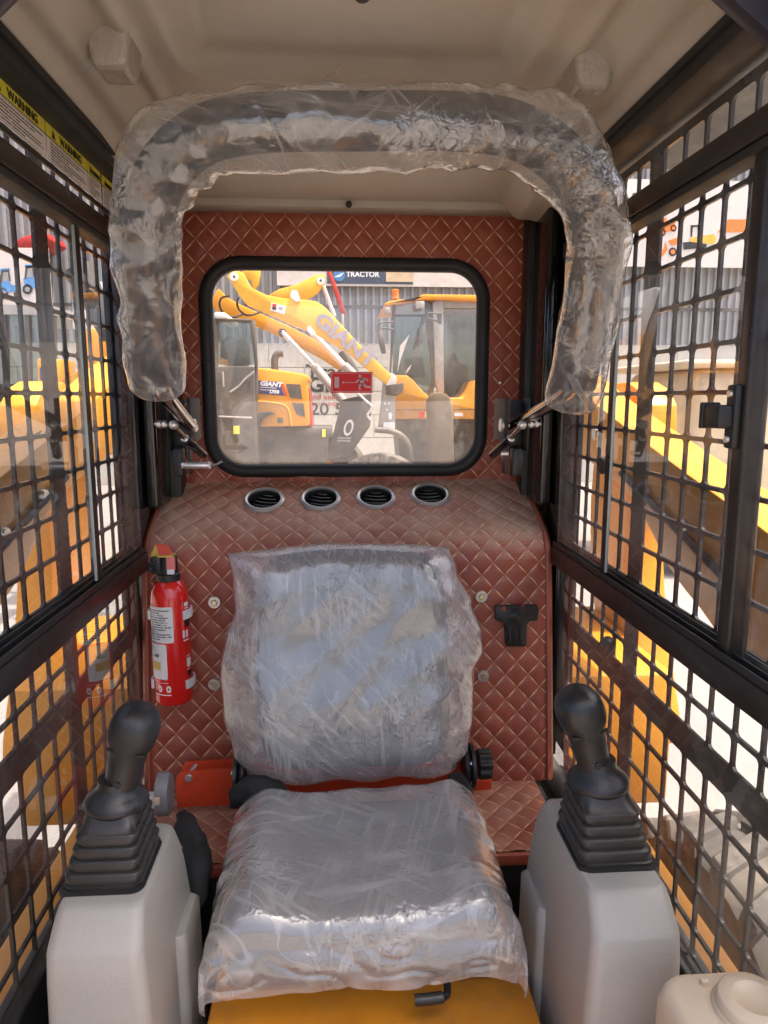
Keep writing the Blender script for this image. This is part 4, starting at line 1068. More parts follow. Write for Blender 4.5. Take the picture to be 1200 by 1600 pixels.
for c in ((733, 768), (730, 645)):
    MB().lathe([(0, .003), (.0035, .002), (.0045, 0)], 14, tp(*c, TBY - .017), (0, -1, 0), cap=False).build('bracket_screw', 'black', tbp)
for c in ((683, 632), (769, 628)):
    MB().lathe([(0, .0004), (.006, .0004), (.006, 0)], 14, tp(*c, TBY - .0172), (0, -1, 0), cap=False).build('bracket_hole', 'leather_plain', tbp)

# ------------------------------------------------------------------ ceiling lamps (textured plastic housings)
for k, (px, py) in enumerate(((181, 108), (916, 138))):
    sg = -1 if k == 0 else 1
    c = atz(px, py, Z(.452))
    lab = 'small textured grey plastic housing on the ceiling ' + ('above the warning decals' if sg < 0 else 'above the window with the latch')
    hs = thing('ceiling_housing', c, lab, 'ceiling fitting', 'plastic housings on the ceiling')
    wx, wy = .024, .033
    rg = []
    for h, f in ((.05, 1.25), (.012, 1.12), (.0, 1.02), (-.006, .95), (-.009, .86)):
        rg.append([c + Vector((p[0] * f, p[1] * f, h)) for p in rrect(-wx, wx, -wy, wy, .008, 4)])
    MB().loft(rg).build('housing', 'lamp', hs, angle=50)
    MB().loft([[c + Vector((p[0], p[1], h)) for p in rrect(-wx * .66, wx * .66, -wy * .72, wy * .72, .005, 4)] for h in (-.008, -.0105)]).build('lens', 'lamp', hs, angle=50)
MB().tube(catmull([atz(508, 124, Z(.488)), atz(515, 118, Z(.480)), atz(519, 117, Z(.481)), atz(525, 114, Z(.477)), atz(528, 104, Z(.480)), atz(531, 101, Z(.488))], 5), .0016, 6).build('loose_thread', 'cream', ceil)

# ------------------------------------------------------------------ warning decals on the left roof strip
LXD = -.4572
spans = ((.972, 1.146), (1.148, 1.322), (1.324, 1.392), (1.400, 1.49))
names = ('nearest the camera', 'second along, with a black triangle', 'third along, beside the sleeve', 'last, half hidden by the plastic sleeve')
for k, (y0, y1) in enumerate(spans):
    z0, z1 = Z(.350), Z(.4045); zy = z1 - .0195
    d = thing('warning_decal', (LXD, (y0 + y1) / 2, z0), 'yellow and white warning decal above the side window, ' + names[k], 'decal', 'warning decals in a row')
    MB().add([(LXD, y0, z0), (LXD, y1, z0), (LXD, y1, zy), (LXD, y0, zy)], [(0, 1, 2, 3)], [(0, 0), (1, 0), (1, 1), (0, 1)]).build('decal_text', 'warn_print', d, smooth=False)
    MB().add([(LXD, y0, zy), (LXD, y1, zy), (LXD, y1, z1), (LXD, y0, z1)], [(0, 1, 2, 3)]).build('decal_header', 'warn', d, smooth=False)
    MB().box(LXD, LXD + .0006, y0, y1, zy - .0008, zy + .0004).build('header_rule', 'ink', d, smooth=False)
    wdt = y1 - y0; sc_t = .0175 if wdt > .12 else .0105
    yt = y0 + wdt * .30 if wdt > .12 else y0 + wdt * .22
    text('WARNING', 'ink', d, (LXD + .0006, yt, zy + .0035), (0, 1, 0), (0, 0, 1), sc_t, bold=sc_t * .008, sx=1.12 if wdt > .12 else 1)
    t0 = y0 + wdt * .12
    MB().prism([(LXD + .0008, t0, zy + .003), (LXD + .0008, t0 + .013, zy + .003), (LXD + .0008, t0 + .0065, zy + .015)], .0003, (1, 0, 0)).build('hazard_triangle', 'ink', d, smooth=False)
MB().box(LXD - .004, LXD - .0005, .80, 1.49, Z(.341), Z(.3495)).build('decal_edge_strip', 'black', frame)

# ------------------------------------------------------------------ cream plastic reservoir in the near right corner
rs = thing('fluid_reservoir', (at(1130, 1560, .74).x, .72, Z(-.9)), 'cream plastic reservoir with a round screw cap in front of the right console', 'reservoir')
rc = atz(1142, 1568, Z(-.625))
rg = []
for h, f in ((-.424, 1.0), (-.045, 1.03), (-.02, 1.03), (-.008, .98), (-.001, .90), (.002, .78)):
    rg.append([Vector((rc.x + p[0] * f, rc.y + p[1] * f, Z(-.625) + h)) for p in rrect(-.066, .066, -.085, .045, .03, 6)])
MB().loft(rg).build('tank', 'cream', rs, angle=60)
MB().lathe([(.040, -.004), (.041, .002), (.0395, .004), (.037, .0045), (.036, .014), (.034, .016), (.022, .0175), (.021, .0165), (0, .0165)], 40, rc + Vector((.018, -.012, 0)), cap=False).build('screw_cap', 'cream', rs, angle=50)
MB().lathe([(.004, 0), (.004, .006), (0, .007)], 12, rc + Vector((-.016, .024, .001)), cap=False).build('vent_nipple', 'cream', rs)

# ------------------------------------------------------------------ the machine's own lift arms, wheels and fenders outside the screens
for sg in (-1, 1):
    lab = 'yellow lift arm sloping past the ' + ('window behind the fire extinguisher' if sg < 0 else 'window with the black latch')
    la = thing('lift_arm', (sg * .76, 1.5, Z(-.3)), lab, 'lift arm', 'lift arms on both sides of the cab')
    xi, xo = sg * .70, sg * .82
    top = [(-.2, -.56), (.6, -.36), (1.246, -.200), (1.517, -.135), (2.0, -.01), (2.35, .10), (2.75, .20)]
    bot = [(2.75, -.05), (2.45, -.12), (2.1, -.17), (1.75, -.23), (1.60, -.30), (1.50, -.365), (1.40, -.405), (1.294, -.442), (1.05, -.56), (.7, -.72), (-.2, -.95)]
    poly = [(xi, v_.y, Z(v_.z)) for v_ in catmull([(0, y, z) for y, z in top], 3) + catmull([(0, y, z) for y, z in bot], 3)]
    MB().prism(poly, .12, (sg, 0, 0)).build('arm_beam', 'yellow', la, bevel=.006)
    # rear upright and the curved link below it
    link = [(2.02, -.02), (2.30, .02), (2.42, -.35), (2.30, -.80), (2.02, -.98), (1.86, -.98), (1.98, -.70), (2.05, -.42)]
    MB().prism([(sg * .86, v_.y, Z(v_.z)) for v_ in catmull([(0, y, z) for y, z in link], 4, closed=True)], .10, (sg, 0, 0)).build('arm_link', 'yellow', la, bevel=.006)
    MB().tube([(sg * .84, 2.18, Z(-.12)), (sg * .985, 2.18, Z(-.12))], .05, 24).build('pivot_boss', 'steel_grey', la, bevel=.004)
    for yb, zb in ((1.42, -.27), (1.62, -.22), (1.95, -.10)):
        MB().lathe([(0, .012), (.016, .012), (.018, .008), (.018, 0)], 12, (sg * .70, yb, Z(zb)), (-sg, 0, 0), cap=False).build('arm_bolt', 'zinc', la)
    MB().tube([(sg * .692, 1.22, Z(-.34)), (sg * .692, 1.75, Z(-.19))], .009, 10).build('hydraulic_pipe', 'steel_dark', la)
    hose = catmull([(sg * .74, 1.7, Z(-.10)), (sg * .74, 2.1, Z(-.02)), (sg * .76, 2.4, Z(.05)), (sg * .80, 2.6, Z(-.2))], 6)
    MB().tube(hose, .014, 10).build('hydraulic_hose', 'rubber', la)
    # chassis side below
    lab = 'yellow chassis rail and fender below the ' + ('left' if sg < 0 else 'right') + '-hand steel grid'
    ch = thing('chassis_rail', (sg * .55, 1.2, GZ + .4), lab, 'chassis', 'chassis rails below the cab sides')
    a, b = sorted((sg * .505, sg * .605))
    MB().box(a, b, .2, 1.95, Z(-1.25), Z(-.905)).build('rail_plate', 'yellow', ch, bevel=.01)
    a, b = sorted((sg * .52, sg * .86))
    MB().box(a, b, 1.72, 2.35, Z(-1.10), Z(-.72)).build('rear_fender', 'yellow', ch, bevel=.02)
    # wheel
    lab = 'dusty ribbed loader tyre beneath the ' + ('left' if sg < 0 else 'right') + '-hand steel grid'
    tw = thing('tyre', (sg * .82, 1.22, GZ), lab, 'tyre', 'tyres beside the cab')
    c = Vector((sg * .82, 1.22, Z(-1.285)))
    prof_t = [(.20, -.12), (.30, -.135), (.36, -.13), (.385, -.10), (.39, 0), (.385, .10), (.36, .13), (.30, .135), (.20, .12)]
    MB().lathe(prof_t, 56, c, (1, 0, 0), cap=False).build('carcass', 'tyre', tw)
    lug = MB(); rings = []
    for s2 in (-1, 1):
        for k in range(22):
            a0 = 2 * math.pi * (k + (.5 if s2 > 0 else 0)) / 22
            v_ = []
            for u_, da, r_ in ((.0, 0, .415), (.0, .14, .415), (.135, .10, .405), (.135, .22, .405)):
                for rr_ in (r_, .36):
                    aa = a0 + da + u_ * .6; v_.append(c + Vector((s2 * u_, rr_ * math.cos(aa), rr_ * math.sin(aa))))
            l_ = MB().add(v_, [(0, 2, 6, 4), (0, 1, 3, 2), (4, 6, 7, 5), (2, 3, 7, 6), (0, 4, 5, 1)])
            lug.add(l_.v, l_.f)
            l_.build('tread_lug', 'tyre', tw, bevel=.006, seg=1)
    MB().lathe([(0, -.05), (.12, -.06), (.19, -.09), (.205, -.10), (.205, .10), (.19, .09), (.12, .06), (0, .05)], 40, c, (1, 0, 0), cap=False).build('rim', 'yellow', tw)

# ------------------------------------------------------------------ background yard
def px1(zx, zy): return (330 + zx / 4.704, 400 + zy / 4.704)
def px2(zx, zy): return (540 + zx / 4.704, 400 + zy / 4.704)
def plate(pts, Y, th, nm_, m_, par, bevel=0.0, f=px1):
    return MB().prism([at(*f(*q), Y) for q in pts], th, (0, 1, 0)).build(nm_, m_, par, bevel=bevel, smooth=bool(bevel))
def rod(a, b, Y0, Y1, r, nm_, m_, par, f=px1, seg=14):
    return MB().tube([at(*f(*a), Y0), at(*f(*b), Y1)], r, seg).build(nm_, m_, par)
def disc(c, Y, r, th, nm_, m_, par, f=px1, axis=(0, -1, 0), sx=1):
    return MB().lathe([(0, 0), (r, 0), (r, -th), (0, -th)], 24, at(*f(*c), Y), axis, cap=False).build(nm_, m_, par, smooth=False)
# big wheel loader
BL = thing('wheel_loader', (at(640, 700, 8.8).x, 8.8, GZ), 'big yellow wheel loader with raised boom and beacon behind the rear window', 'wheel loader')
boom = plate([(110, 150), (160, 108), (235, 118), (262, 180), (300, 235), (400, 285), (540, 312), (700, 322), (770, 332), (830, 370), (910, 455), (1082, 640), (1326, 880), (1290, 945), (1200, 880), (1000, 705), (880, 640), (740, 560), (600, 510), (420, 430), (265, 362), (205, 290), (150, 200)], 8.0, .10, 'boom_arm', 'yellow_pale', BL, bevel=.012)
plate([(0, 330), (50, 235), (110, 300), (200, 350), (320, 405), (540, 500), (700, 580), (800, 640), (990, 775), (940, 842), (800, 750), (500, 592), (250, 480), (110, 440), (20, 390)], 9.1, .10, 'boom_arm', 'yellow', BL, bevel=.012)  # far arm takes the deeper yellow: its shade is put into the colour
plate([(415, 292), (500, 242), (620, 212), (735, 152), (800, 128), (838, 140), (835, 190), (785, 268), (690, 330), (560, 325)], 8.35, .12, 'bell_crank', 'yellow_pale', BL, bevel=.012)
plate([(225, 90), (360, 95), (350, 200), (310, 260), (290, 180), (235, 150)], 8.5, .1, 'bucket_link', 'yellow_pale', BL, bevel=.01)
for q, Y in (((168, 152), 7.99), ((805, 180), 8.34)):
    disc(q, Y, .045, .03, 'pivot_pin', 'white', boom); disc(q, Y - .03, .014, .01, 'pin_bolt', 'steel_dark', boom)
plate([(580, 300), (585, 262), (605, 246), (632, 252), (650, 300), (655, 330), (625, 335)], 7.985, .012, 'pin_keeper', 'white', boom)
plate([(702, 530), (710, 515), (730, 515), (765, 560), (768, 578), (740, 582), (715, 560)], 7.985, .012, 'pin_keeper', 'white', boom)
plate([(443, 342), (548, 368), (540, 428), (434, 400)], 7.992, .006, 'boom_decal', 'white', boom)
for x0, c_, w_ in ((452, 'sign_red', 28), (450, 'ink', 30), (498, 'grey_ink', 28)):
    y_ = 350 if c_ == 'sign_red' else 372
    plate([(x0, y_), (x0 + w_, y_ + 6), (x0 + w_ - 3, y_ + 26), (x0 - 3, y_ + 20)], 7.988, .002, 'decal_symbol', c_, boom)
# boom lettering follows the slope
A = at(*px1(752, 480), 7.985); B = at(*px2(110, 770), 7.985)
xd = (B - A).normalized(); yd = Vector((xd.z * -1, 0, xd.x)) if xd.x else Vector((0, 0, 1))
yd = Vector((-xd.z, 0, xd.x))
text('GIANT', 'grey_ink', boom, A, xd, yd, .205, bold=.009, sx=1.28, name='boom_lettering')
# hoses and cylinders
for pts in ([(205, 300), (190, 340), (205, 395), (260, 435), (330, 425), (360, 408)], [(130, 295), (75, 310), (62, 365), (95, 425), (160, 450), (230, 430)]):
    MB().tube(catmull([at(*px1(*q), 8.3 + .1 * i) for i, q in enumerate(pts)], 5), .012, 8).build('hydraulic_hose', 'rubber', BL)
rod((525, 562), (770, 825), 8.9, 8.7, .03, 'cylinder_rod', 'zinc', BL); rod((760, 815), (975, 1070), 8.7, 8.5, .055, 'cylinder_barrel', 'steel_grey', BL)
rod((738, 560), (985, 815), 8.3, 8.3, .034, 'cylinder_rod', 'white', BL); rod((975, 805), (1130, 960), 8.3, 8.3, .055, 'cylinder_barrel', 'steel_grey', BL)
disc((523, 563), 8.88, .05, .04, 'pivot_pin', 'steel_dark', BL)
rod((825, 225), (905, 440), 8.45, 8.6, .022, 'link_rod', 'white', BL)
rod((960, 700), (1060, 860), 8.6, 8.6, .05, 'tilt_cylinder', 'steel_dark', BL)
# loader frame tower with round emblem
plate([(960, 1055), (1180, 1010), (1170, 1250), (1010, 1480), (830, 1500), (900, 1300)], 8.35, .5, 'front_frame', 'steel_dark', BL, bevel=.02)
ovp = at(*px1(1010, 1262), 8.33)
MB().prism([ovp + Vector((.055 * math.cos(i * .3142) + .02 * math.sin(i * .3142), 0, .095 * math.sin(i * .3142))) for i in range(20)], .01, (0, -1, 0)).build('frame_emblem', 'white', BL, smooth=False)
MB().prism([ovp + Vector((.034 * math.cos(i * .3142) + .012 * math.sin(i * .3142), -.012, .065 * math.sin(i * .3142))) for i in range(20)], .004, (0, -1, 0)).build('emblem_centre', 'steel_dark', BL, smooth=False)
for k in range(2): plate([(930 - 4 * k, 1330 + 20 * k), (1030 - 4 * k, 1332 + 20 * k), (1026 - 4 * k, 1346 + 20 * k), (926 - 4 * k, 1344 + 20 * k)], 8.345, .004, 'emblem_lettering', 'steel_grey', BL)
plate([(285, 870), (362, 880), (366, 1020), (358, 1280), (236, 1280), (262, 1080), (270, 960)], 8.2, .06, 'hinge_plate', 'steel_grey', BL, f=px2, bevel=.01)
disc((330, 908), 8.19, .075, .02, 'hinge_boss', 'white', BL, f=px2)
plate([(300, 950), (430, 930), (425, 1000), (372, 1030), (300, 1020)], 8.12, .06, 'headlamp_housing', 'steel_dark', BL, f=px2, bevel=.01)
plate([(312, 1160), (330, 1145), (345, 1165), (335, 1205), (318, 1200)], 8.185, .01, 'keeper_plate', 'white', BL, f=px2)
plate([(278, 1222), (362, 1222), (362, 1278), (278, 1278)], 8.18, .012, 'number_plate', 'white', BL, f=px2)
for q in ((290, 1085), (320, 1085), (305, 1130)): disc(q, 8.19, .012, .01, 'frame_bolt', 'white', BL, f=px2)
MB().tube(catmull([at(*px2(*q), 8.15) for q in ((90, 1010), (150, 1065), (195, 1110), (160, 1165), (185, 1205))], 5), .016, 8).build('hydraulic_hose', 'zinc', BL)
MB().tube(catmull([at(*px2(*q), 8.1) for q in ((215, 1275), (340, 1290), (420, 1330), (465, 1400), (490, 1510))], 5), .035, 10).build('mudguard_edge', 'steel_dark', BL)
# muddy wheels
for (q, f, Y, r_) in (((230, 1850), px2, 8.15, .62), ((790, 1640), px1, 8.9, .58)):
    c = at(*f(*q), Y)
    whl = MB().lathe([(r_ * .5, -.02), (r_ * .82, -.03), (r_, .05), (r_ * 1.02, .2), (r_, .35), (r_ * .5, .4)], 48, c, (.25, 1, 0), cap=False).build('wheel', 'tyre', BL)
    for k in range(30):
        a = 2 * math.pi * k / 30
        ca = c + Vector((math.cos(a) * (r_ * .93), 0, math.sin(a) * (r_ * .93)))
        MB().obox(ca, (math.cos(a) * .05, 0, math.sin(a) * .05), (0, .06, 0), (-math.sin(a) * .03, 0, math.cos(a) * .03)).build('tread_lug', 'tyre', whl, smooth=False)
    MB().lathe([(r_ * .55, -.04), (r_ * .55, .05), (r_ * .3, .08), (0, .08)], 32, c, (.25, 1, 0), cap=False).build('rim', 'mud' if f is px2 else 'yellow', whl)
# cab and body
plate([(278, 362), (300, 338), (390, 318), (500, 318), (570, 280), (900, 284), (1300, 300), (1300, 345), (720, 322), (560, 322), (440, 342), (330, 360)], 8.9, 1.5, 'cab_roof', 'yellow', BL, f=px2, bevel=.02)
plate([(640, 340), (680, 320), (720, 322), (722, 1000), (680, 1000), (660, 930)], 8.95, .10, 'cab_pillar', 'steel_grey', BL, f=px2, bevel=.01)
plate([(345, 360), (372, 358), (350, 640), (335, 870), (325, 870)], 8.95, .08, 'cab_pillar', 'steel_dark', BL, f=px2)
plate([(585, 330), (640, 340), (655, 930), (640, 1040), (600, 1030), (640, 900)], 8.99, .06, 'cab_pillar', 'steel_dark', BL, f=px2)
plate([(722, 322), (1250, 335), (1250, 385), (722, 380)], 8.98, .06, 'cab_header', 'steel_grey', BL, f=px2)
plate([(350, 430), (585, 430), (585, 442), (350, 442)], 9.02, .04, 'cab_rail', 'steel_dark', BL, f=px2)
plate([(372, 358), (585, 330), (640, 900), (600, 1030), (540, 960), (450, 880), (345, 870)], 9.05, .01, 'windscreen', 'glass_far', BL, f=px2)
plate([(722, 380), (1100, 380), (1040, 700), (960, 900), (860, 1040), (722, 1040)], 9.05, .01, 'door_glass', 'glass_far', BL, f=px2)
plate([(345, 358), (1250, 330), (1250, 1100), (345, 900)], 10.3, .05, 'rear_cab_wall', 'glass_far', BL, f=px2)
plate([(445, 745), (570, 738), (578, 800), (590, 900), (450, 890)], 9.6, .3, 'operator_chair', 'steel_dark', BL, f=px2, bevel=.04)
plate([(740, 800), (800, 700), (840, 790), (900, 800), (940, 1040), (730, 1040)], 9.7, .3, 'control_panel', 'steel_dark', BL, f=px2, bevel=.03)
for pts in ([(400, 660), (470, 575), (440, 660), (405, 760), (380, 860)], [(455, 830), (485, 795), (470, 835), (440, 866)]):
    plate(pts, 9.03, .004, 'white_sliver', 'white', BL, f=px2)  # narrow white slivers just in front of the windscreen
plate([(350, 878), (450, 876), (500, 915), (560, 990), (620, 1038), (860, 1042), (900, 1000), (945, 915), (1250, 900), (1250, 1200), (372, 1200), (362, 1000)], 8.7, 1.2, 'body', 'yellow', BL, f=px2, bevel=.02)
plate([(372, 1128), (1250, 1122), (1250, 1128), (372, 1134)], 8.694, .01, 'body_seam', 'steel_dark', BL, f=px2)
plate([(540, 1145), (580, 1145), (578, 1190), (542, 1190)], 8.692, .006, 'body_decal', 'sign_red', BL, f=px2)
plate([(586, 1145), (612, 1145), (606, 1190), (586, 1190)], 8.692, .006, 'body_decal', 'warn', BL, f=px2)
plate([(800, 1152), (862, 1152), (862, 1178), (800, 1178)], 8.692, .006, 'body_decal', 'white', BL, f=px2)
plate([(372, 1200), (1250, 1200), (1250, 1560), (560, 1560), (400, 1500)], 9.2, .8, 'undercarriage', 'steel_dark', BL, f=px2)
plate([(605, 1080), (622, 1025), (650, 1005), (700, 998), (745, 1010), (775, 1045), (795, 1150), (802, 1560), (622, 1560)], 8.0, .25, 'mudguard', 'mud', BL, f=px2, bevel=.05)
# beacon, lamps, mirrors
bc = at(*px2(365, 318), 9.0)
bcn = MB().lathe([(.05, 0), (.05, .015), (.043, .02), (.043, .10), (.05, .105), (.03, .118), (0, .12)], 20, bc + Vector((0, 0, 0)), cap=False).build('beacon', 'beacon', BL)
plate([(286, 375), (330, 375), (328, 422), (288, 420)], 8.85, .08, 'work_lamp', 'steel_grey', BL, f=px2, bevel=.01)
plate([(512, 335), (578, 330), (582, 380), (520, 386)], 8.85, .08, 'work_lamp', 'steel_grey', BL, f=px2, bevel=.01)
plate([(236, 560), (262, 555), (285, 620), (298, 715), (265, 718), (246, 640)], 8.75, .05, 'wing_mirror', 'steel_dark', BL, f=px2, bevel=.01)
plate([(575, 490), (588, 500), (575, 600), (545, 668), (528, 660), (548, 570)], 8.75, .05, 'wing_mirror', 'steel_dark', BL, f=px2, bevel=.01)
for pts in ([(352, 485), (280, 488), (243, 500), (238, 560)], [(352, 540), (290, 530), (262, 535)], [(685, 425), (610, 418), (595, 440), (585, 500)], [(700, 490), (620, 460), (596, 455)]):
    MB().tube(catmull([at(*px2(*q), 8.8) for q in pts], 5), .011, 8).build('mirror_arm', 'steel_dark', BL)
plate([(676, 425), (706, 422), (706, 496), (690, 494)], 8.78, .08, 'mirror_bracket', 'steel_dark', BL, f=px2)

# second loader: engine hood with decal, dark cab, wheel
SL = thing('compact_loader', (at(440, 680, 7.6).x, 7.6, GZ), 'orange engine hood and dark cab of a second loader behind the rear window', 'loader')
hood = plate([(332, 820), (450, 832), (690, 866), (722, 892), (700, 940), (712, 1000), (722, 1252), (352, 1256), (338, 1140)], 7.4, 1.0, 'engine_hood', 'yellow', SL, bevel=.03)
plate([(346, 914), (505, 925), (538, 1028), (348, 1010)], 7.394, .004, 'hood_decal', 'navy', hood)
plate([(514, 936), (528, 938), (560, 1030), (544, 1029)], 7.394, .004, 'decal_stripe', 'sign_red', hood)
t0 = at(*px1(358, 950), 7.388); t1 = at(*px1(500, 962), 7.388)
text('GIANT', 'white_ink', hood, t0, t1 - t0, (0, 0, 1), .065, bold=.003, shear=.25, sx=1.12, name='decal_lettering')
t0 = at(*px1(428, 1006), 7.388)
text('L930', 'white_ink', hood, t0, t1 - at(*px1(358, 950), 7.388), (0, 0, 1), .048, bold=.002, shear=.25, name='decal_lettering')
for y_ in (962, 980): plate([(360, y_), (480, y_ + 8), (480, y_ + 12), (360, y_ + 4)], 7.388, .003, 'decal_rule', 'white_ink', hood)
plate([(550, 938), (655, 945), (668, 1052), (580, 1040)], 7.39, .008, 'hood_grille', 'steel_dark', hood)
plate([(596, 1078), (678, 1086), (690, 1182), (628, 1164)], 7.39, .008, 'hood_grille', 'steel_dark', hood)
plate([(487, 1188), (528, 1190), (528, 1228), (487, 1228)], 7.39, .008, 'hood_latch', 'steel_dark', hood)
MB().tube(catmull([at(*px1(*q), 7.397) for q in ((345, 1068), (450, 1078), (540, 1100), (572, 1150), (590, 1250))], 6), .012, 8).build('hood_crease', 'yellow', hood)
plate([(722, 980), (742, 1252), (722, 1252), (706, 960)], 7.6, .6, 'grille_edge', 'red_machine', hood)
MB().tube(catmull([at(*px1(*q), 7.7) for q in ((468, 840), (466, 770), (478, 730), (500, 718), (528, 716))], 6), .038, 14).build('exhaust_pipe', 'steel_dark', SL)
fen = plate([(350, 1150), (430, 1142), (475, 1158), (420, 1172), (375, 1200), (330, 1310), (310, 1310)], 7.3, .5, 'fender', 'rubber', SL, bevel=.02)
plate([(340, 1258), (885, 1260), (888, 1330), (860, 1330), (850, 1560), (300, 1560), (320, 1320)], 7.6, .8, 'chassis', 'steel_dark', SL, bevel=.02)
for q in ((185, 1278), (828, 1302)):
    plate([(q[0] - 22, q[1] - 30), (q[0] + 22, q[1] - 30), (q[0] + 22, q[1] + 30), (q[0] - 22, q[1] + 30)] if q[0] < 400 else [(q[0] - 12, q[1] - 28), (q[0] + 12, q[1] - 28), (q[0] + 12, q[1] + 28), (q[0] - 12, q[1] + 28)], 7.05 if q[0] < 400 else 7.58, .01, 'yellow_reflector', 'warn', SL)
plate([(302, 1074), (328, 1074), (328, 1098), (302, 1098)], 7.28, .01, 'yellow_reflector', 'warn', SL)
# its cab: posts, glass, interior
for pts in ([(18, 462), (40, 462), (44, 1250), (24, 1250)], [(285, 480), (320, 470), (340, 830), (334, 1150), (312, 1150), (318, 800)], [(20, 455), (300, 462), (310, 482), (20, 474)]):
    plate(pts, 7.2, .08, 'cab_post', 'steel_dark', SL, bevel=.01)
plate([(40, 474), (300, 480), (318, 800), (44, 800)], 7.3, .01, 'cab_glass', 'glass_far', SL)
plate([(20, 810), (315, 810), (320, 1150), (330, 1560), (20, 1560)], 7.12, 1.0, 'cab_door', 'steel_dark', SL, bevel=.02)
plate([(70, 620), (110, 590), (250, 600), (260, 800), (60, 800)], 8.0, .4, 'operator_chair', 'steel_dark', SL, bevel=.04)
plate([(20, 410), (110, 415), (108, 458), (20, 455)], 7.15, .9, 'cab_roof', 'white', SL, bevel=.02)
for pts in ([(85, 850), (90, 960)], [(140, 1000), (200, 960), (250, 905), (318, 850)], [(55, 1180), (300, 1190)]):
    MB().tube(catmull([at(*px1(*q), 7.1) for q in pts], 5), .010, 8).build('grab_rail', 'steel_grey', SL)
# red jib beside the boom
RJ = thing('red_jib', at(530, 480, 10), 'slim red steel jib leaning behind the yellow boom', 'jib')
plate([(848, 100), (880, 105), (990, 415), (985, 432), (955, 425)], 10.0, .12, 'jib_beam', 'red_machine', RJ, bevel=.01)
rod((965, 425), (968, 560), 10.0, 10.0, .02, 'jib_rope', 'zinc', RJ)

# ------------------------------------------------------------------ building with corrugated cladding and banners
WY = 14.0
bld = thing('corrugated_building', (0, WY, GZ), 'grey corrugated shed wall above a cream block plinth at the end of the yard', 'building')
zjoint = at(500, 537, WY).z
for k in range(9):                              # cladding sheets, each a corrugated mesh
    x0 = -11.5 + k * 3.0
    row = []
    n_ = 20
    pts = []
    for i in range(n_):
        a = x0 + 3.0 * i / n_; w_ = 3.0 / n_
        pts += [(a, .05), (a + w_ * .30, .05), (a + w_ * .42, 0), (a + w_ * .88, 0)]
    pts.append((x0 + 3.0, .05))
    vs = [(p_[0], WY - p_[1], z_) for z_ in (zjoint + .004, 9.5) for p_ in pts]; m_ = len(pts)
    MB().add(vs, [(i, i + 1, m_ + i + 1, m_ + i) for i in range(m_ - 1)]).build('cladding_sheet', 'cladding', bld, smooth=False)
# block plinth: courses of blocks
pl = MB().box(-11.5, 15.5, WY + .03, WY + .3, GZ, zjoint).build('plinth', 'plaster', bld, smooth=False)
bh = (zjoint - GZ) / 6
shared = None
for r_ in range(6):
    for k in range(-6, 9):
        x = k * 1.35 + (.675 if r_ % 2 else 0)
        if not (-8 < x < 11): continue
        if shared is None:
            shared = MB().box(-.67, .67, 0, .05, .006, bh - .006).build('wall_block', 'plaster', pl, smooth=False).data
            ob = bpy.data.objects['wall_block']
        else:
            ob = bpy.data.objects.new('wall_block', shared); COL.objects.link(ob); under(ob, pl)
        ob.location = Vector((x, WY - .015, GZ + r_ * bh))
MB().box(-11.5, 15.5, WY - .06, WY - .052, at(500, 482, WY).z, at(500, 477, WY).z).build('girt_rail', 'steel_dark', bld)
for xz, s_, sz, colr, b in (((478, 590), 'Trac', .36, 'ink', .006), ((480, 612), 'Gra', .40, 'ink', .012), ((482, 624), 'and sell al', .15, 'red_machine', .0), ((482, 634), 'farm equipm', .15, 'red_machine', 0), ((484, 648), '20 54', .33, 'ink', .004)):
    t = text(s_, colr, bld, at(xz[0], xz[1], WY - .03), (1, 0, 0), (0, 0, 1), sz, bold=b, name='wall_lettering', sx=1.15)
def banner(x0, y0, x1, y1, Y, m_, label, nm_='banner', f=None):
    a, b_ = at(x0, y1, Y), at(x1, y0, Y)
    o_ = thing(nm_, ((a.x + b_.x) / 2, Y, a.z), label, 'banner')
    MB().box(a.x, b_.x, Y - .02, Y, a.z, b_.z).build('banner_sheet', m_, o_, smooth=False)
    return o_
bn = banner(433, 340, 800, 446, WY - .1, 'banner', 'long cream banner with blue-grey lettered panel above the yellow boom')
a, b_ = at(511, 443, WY - .125), at(646, 340, WY - .125)
MB().box(a.x, b_.x, WY - .13, WY - .122, a.z, b_.z).build('banner_panel', 'banner_navy', bn, smooth=False)
lc = at(530, 430, WY - .135)
MB().prism([lc + Vector((.11 * math.cos(i * .3927), 0, .11 * math.sin(i * .3927))) for i in range(16)], .005, (0, -1, 0)).build('banner_logo', 'blue', bn, smooth=False)
MB().prism([lc + Vector(q) for q in ((-.10, -.008, -.04), (.0, -.008, .01), (.10, -.008, .05), (.02, -.008, -.03))], .004, (0, -1, 0)).build('logo_sweep', 'white_ink', bn, smooth=False)
text('TRACTOR', 'white_ink', bn, at(541, 432, WY - .135), (1, 0, 0), (0, 0, 1), .135, bold=.004, sx=1.0, name='banner_lettering')
a, b_ = at(590, 440, WY - .135), at(646, 424, WY - .135)
MB().box(a.x + .16, b_.x, WY - .14, WY - .136, a.z, b_.z - .02).build('banner_picture', 'tan', bn, smooth=False)
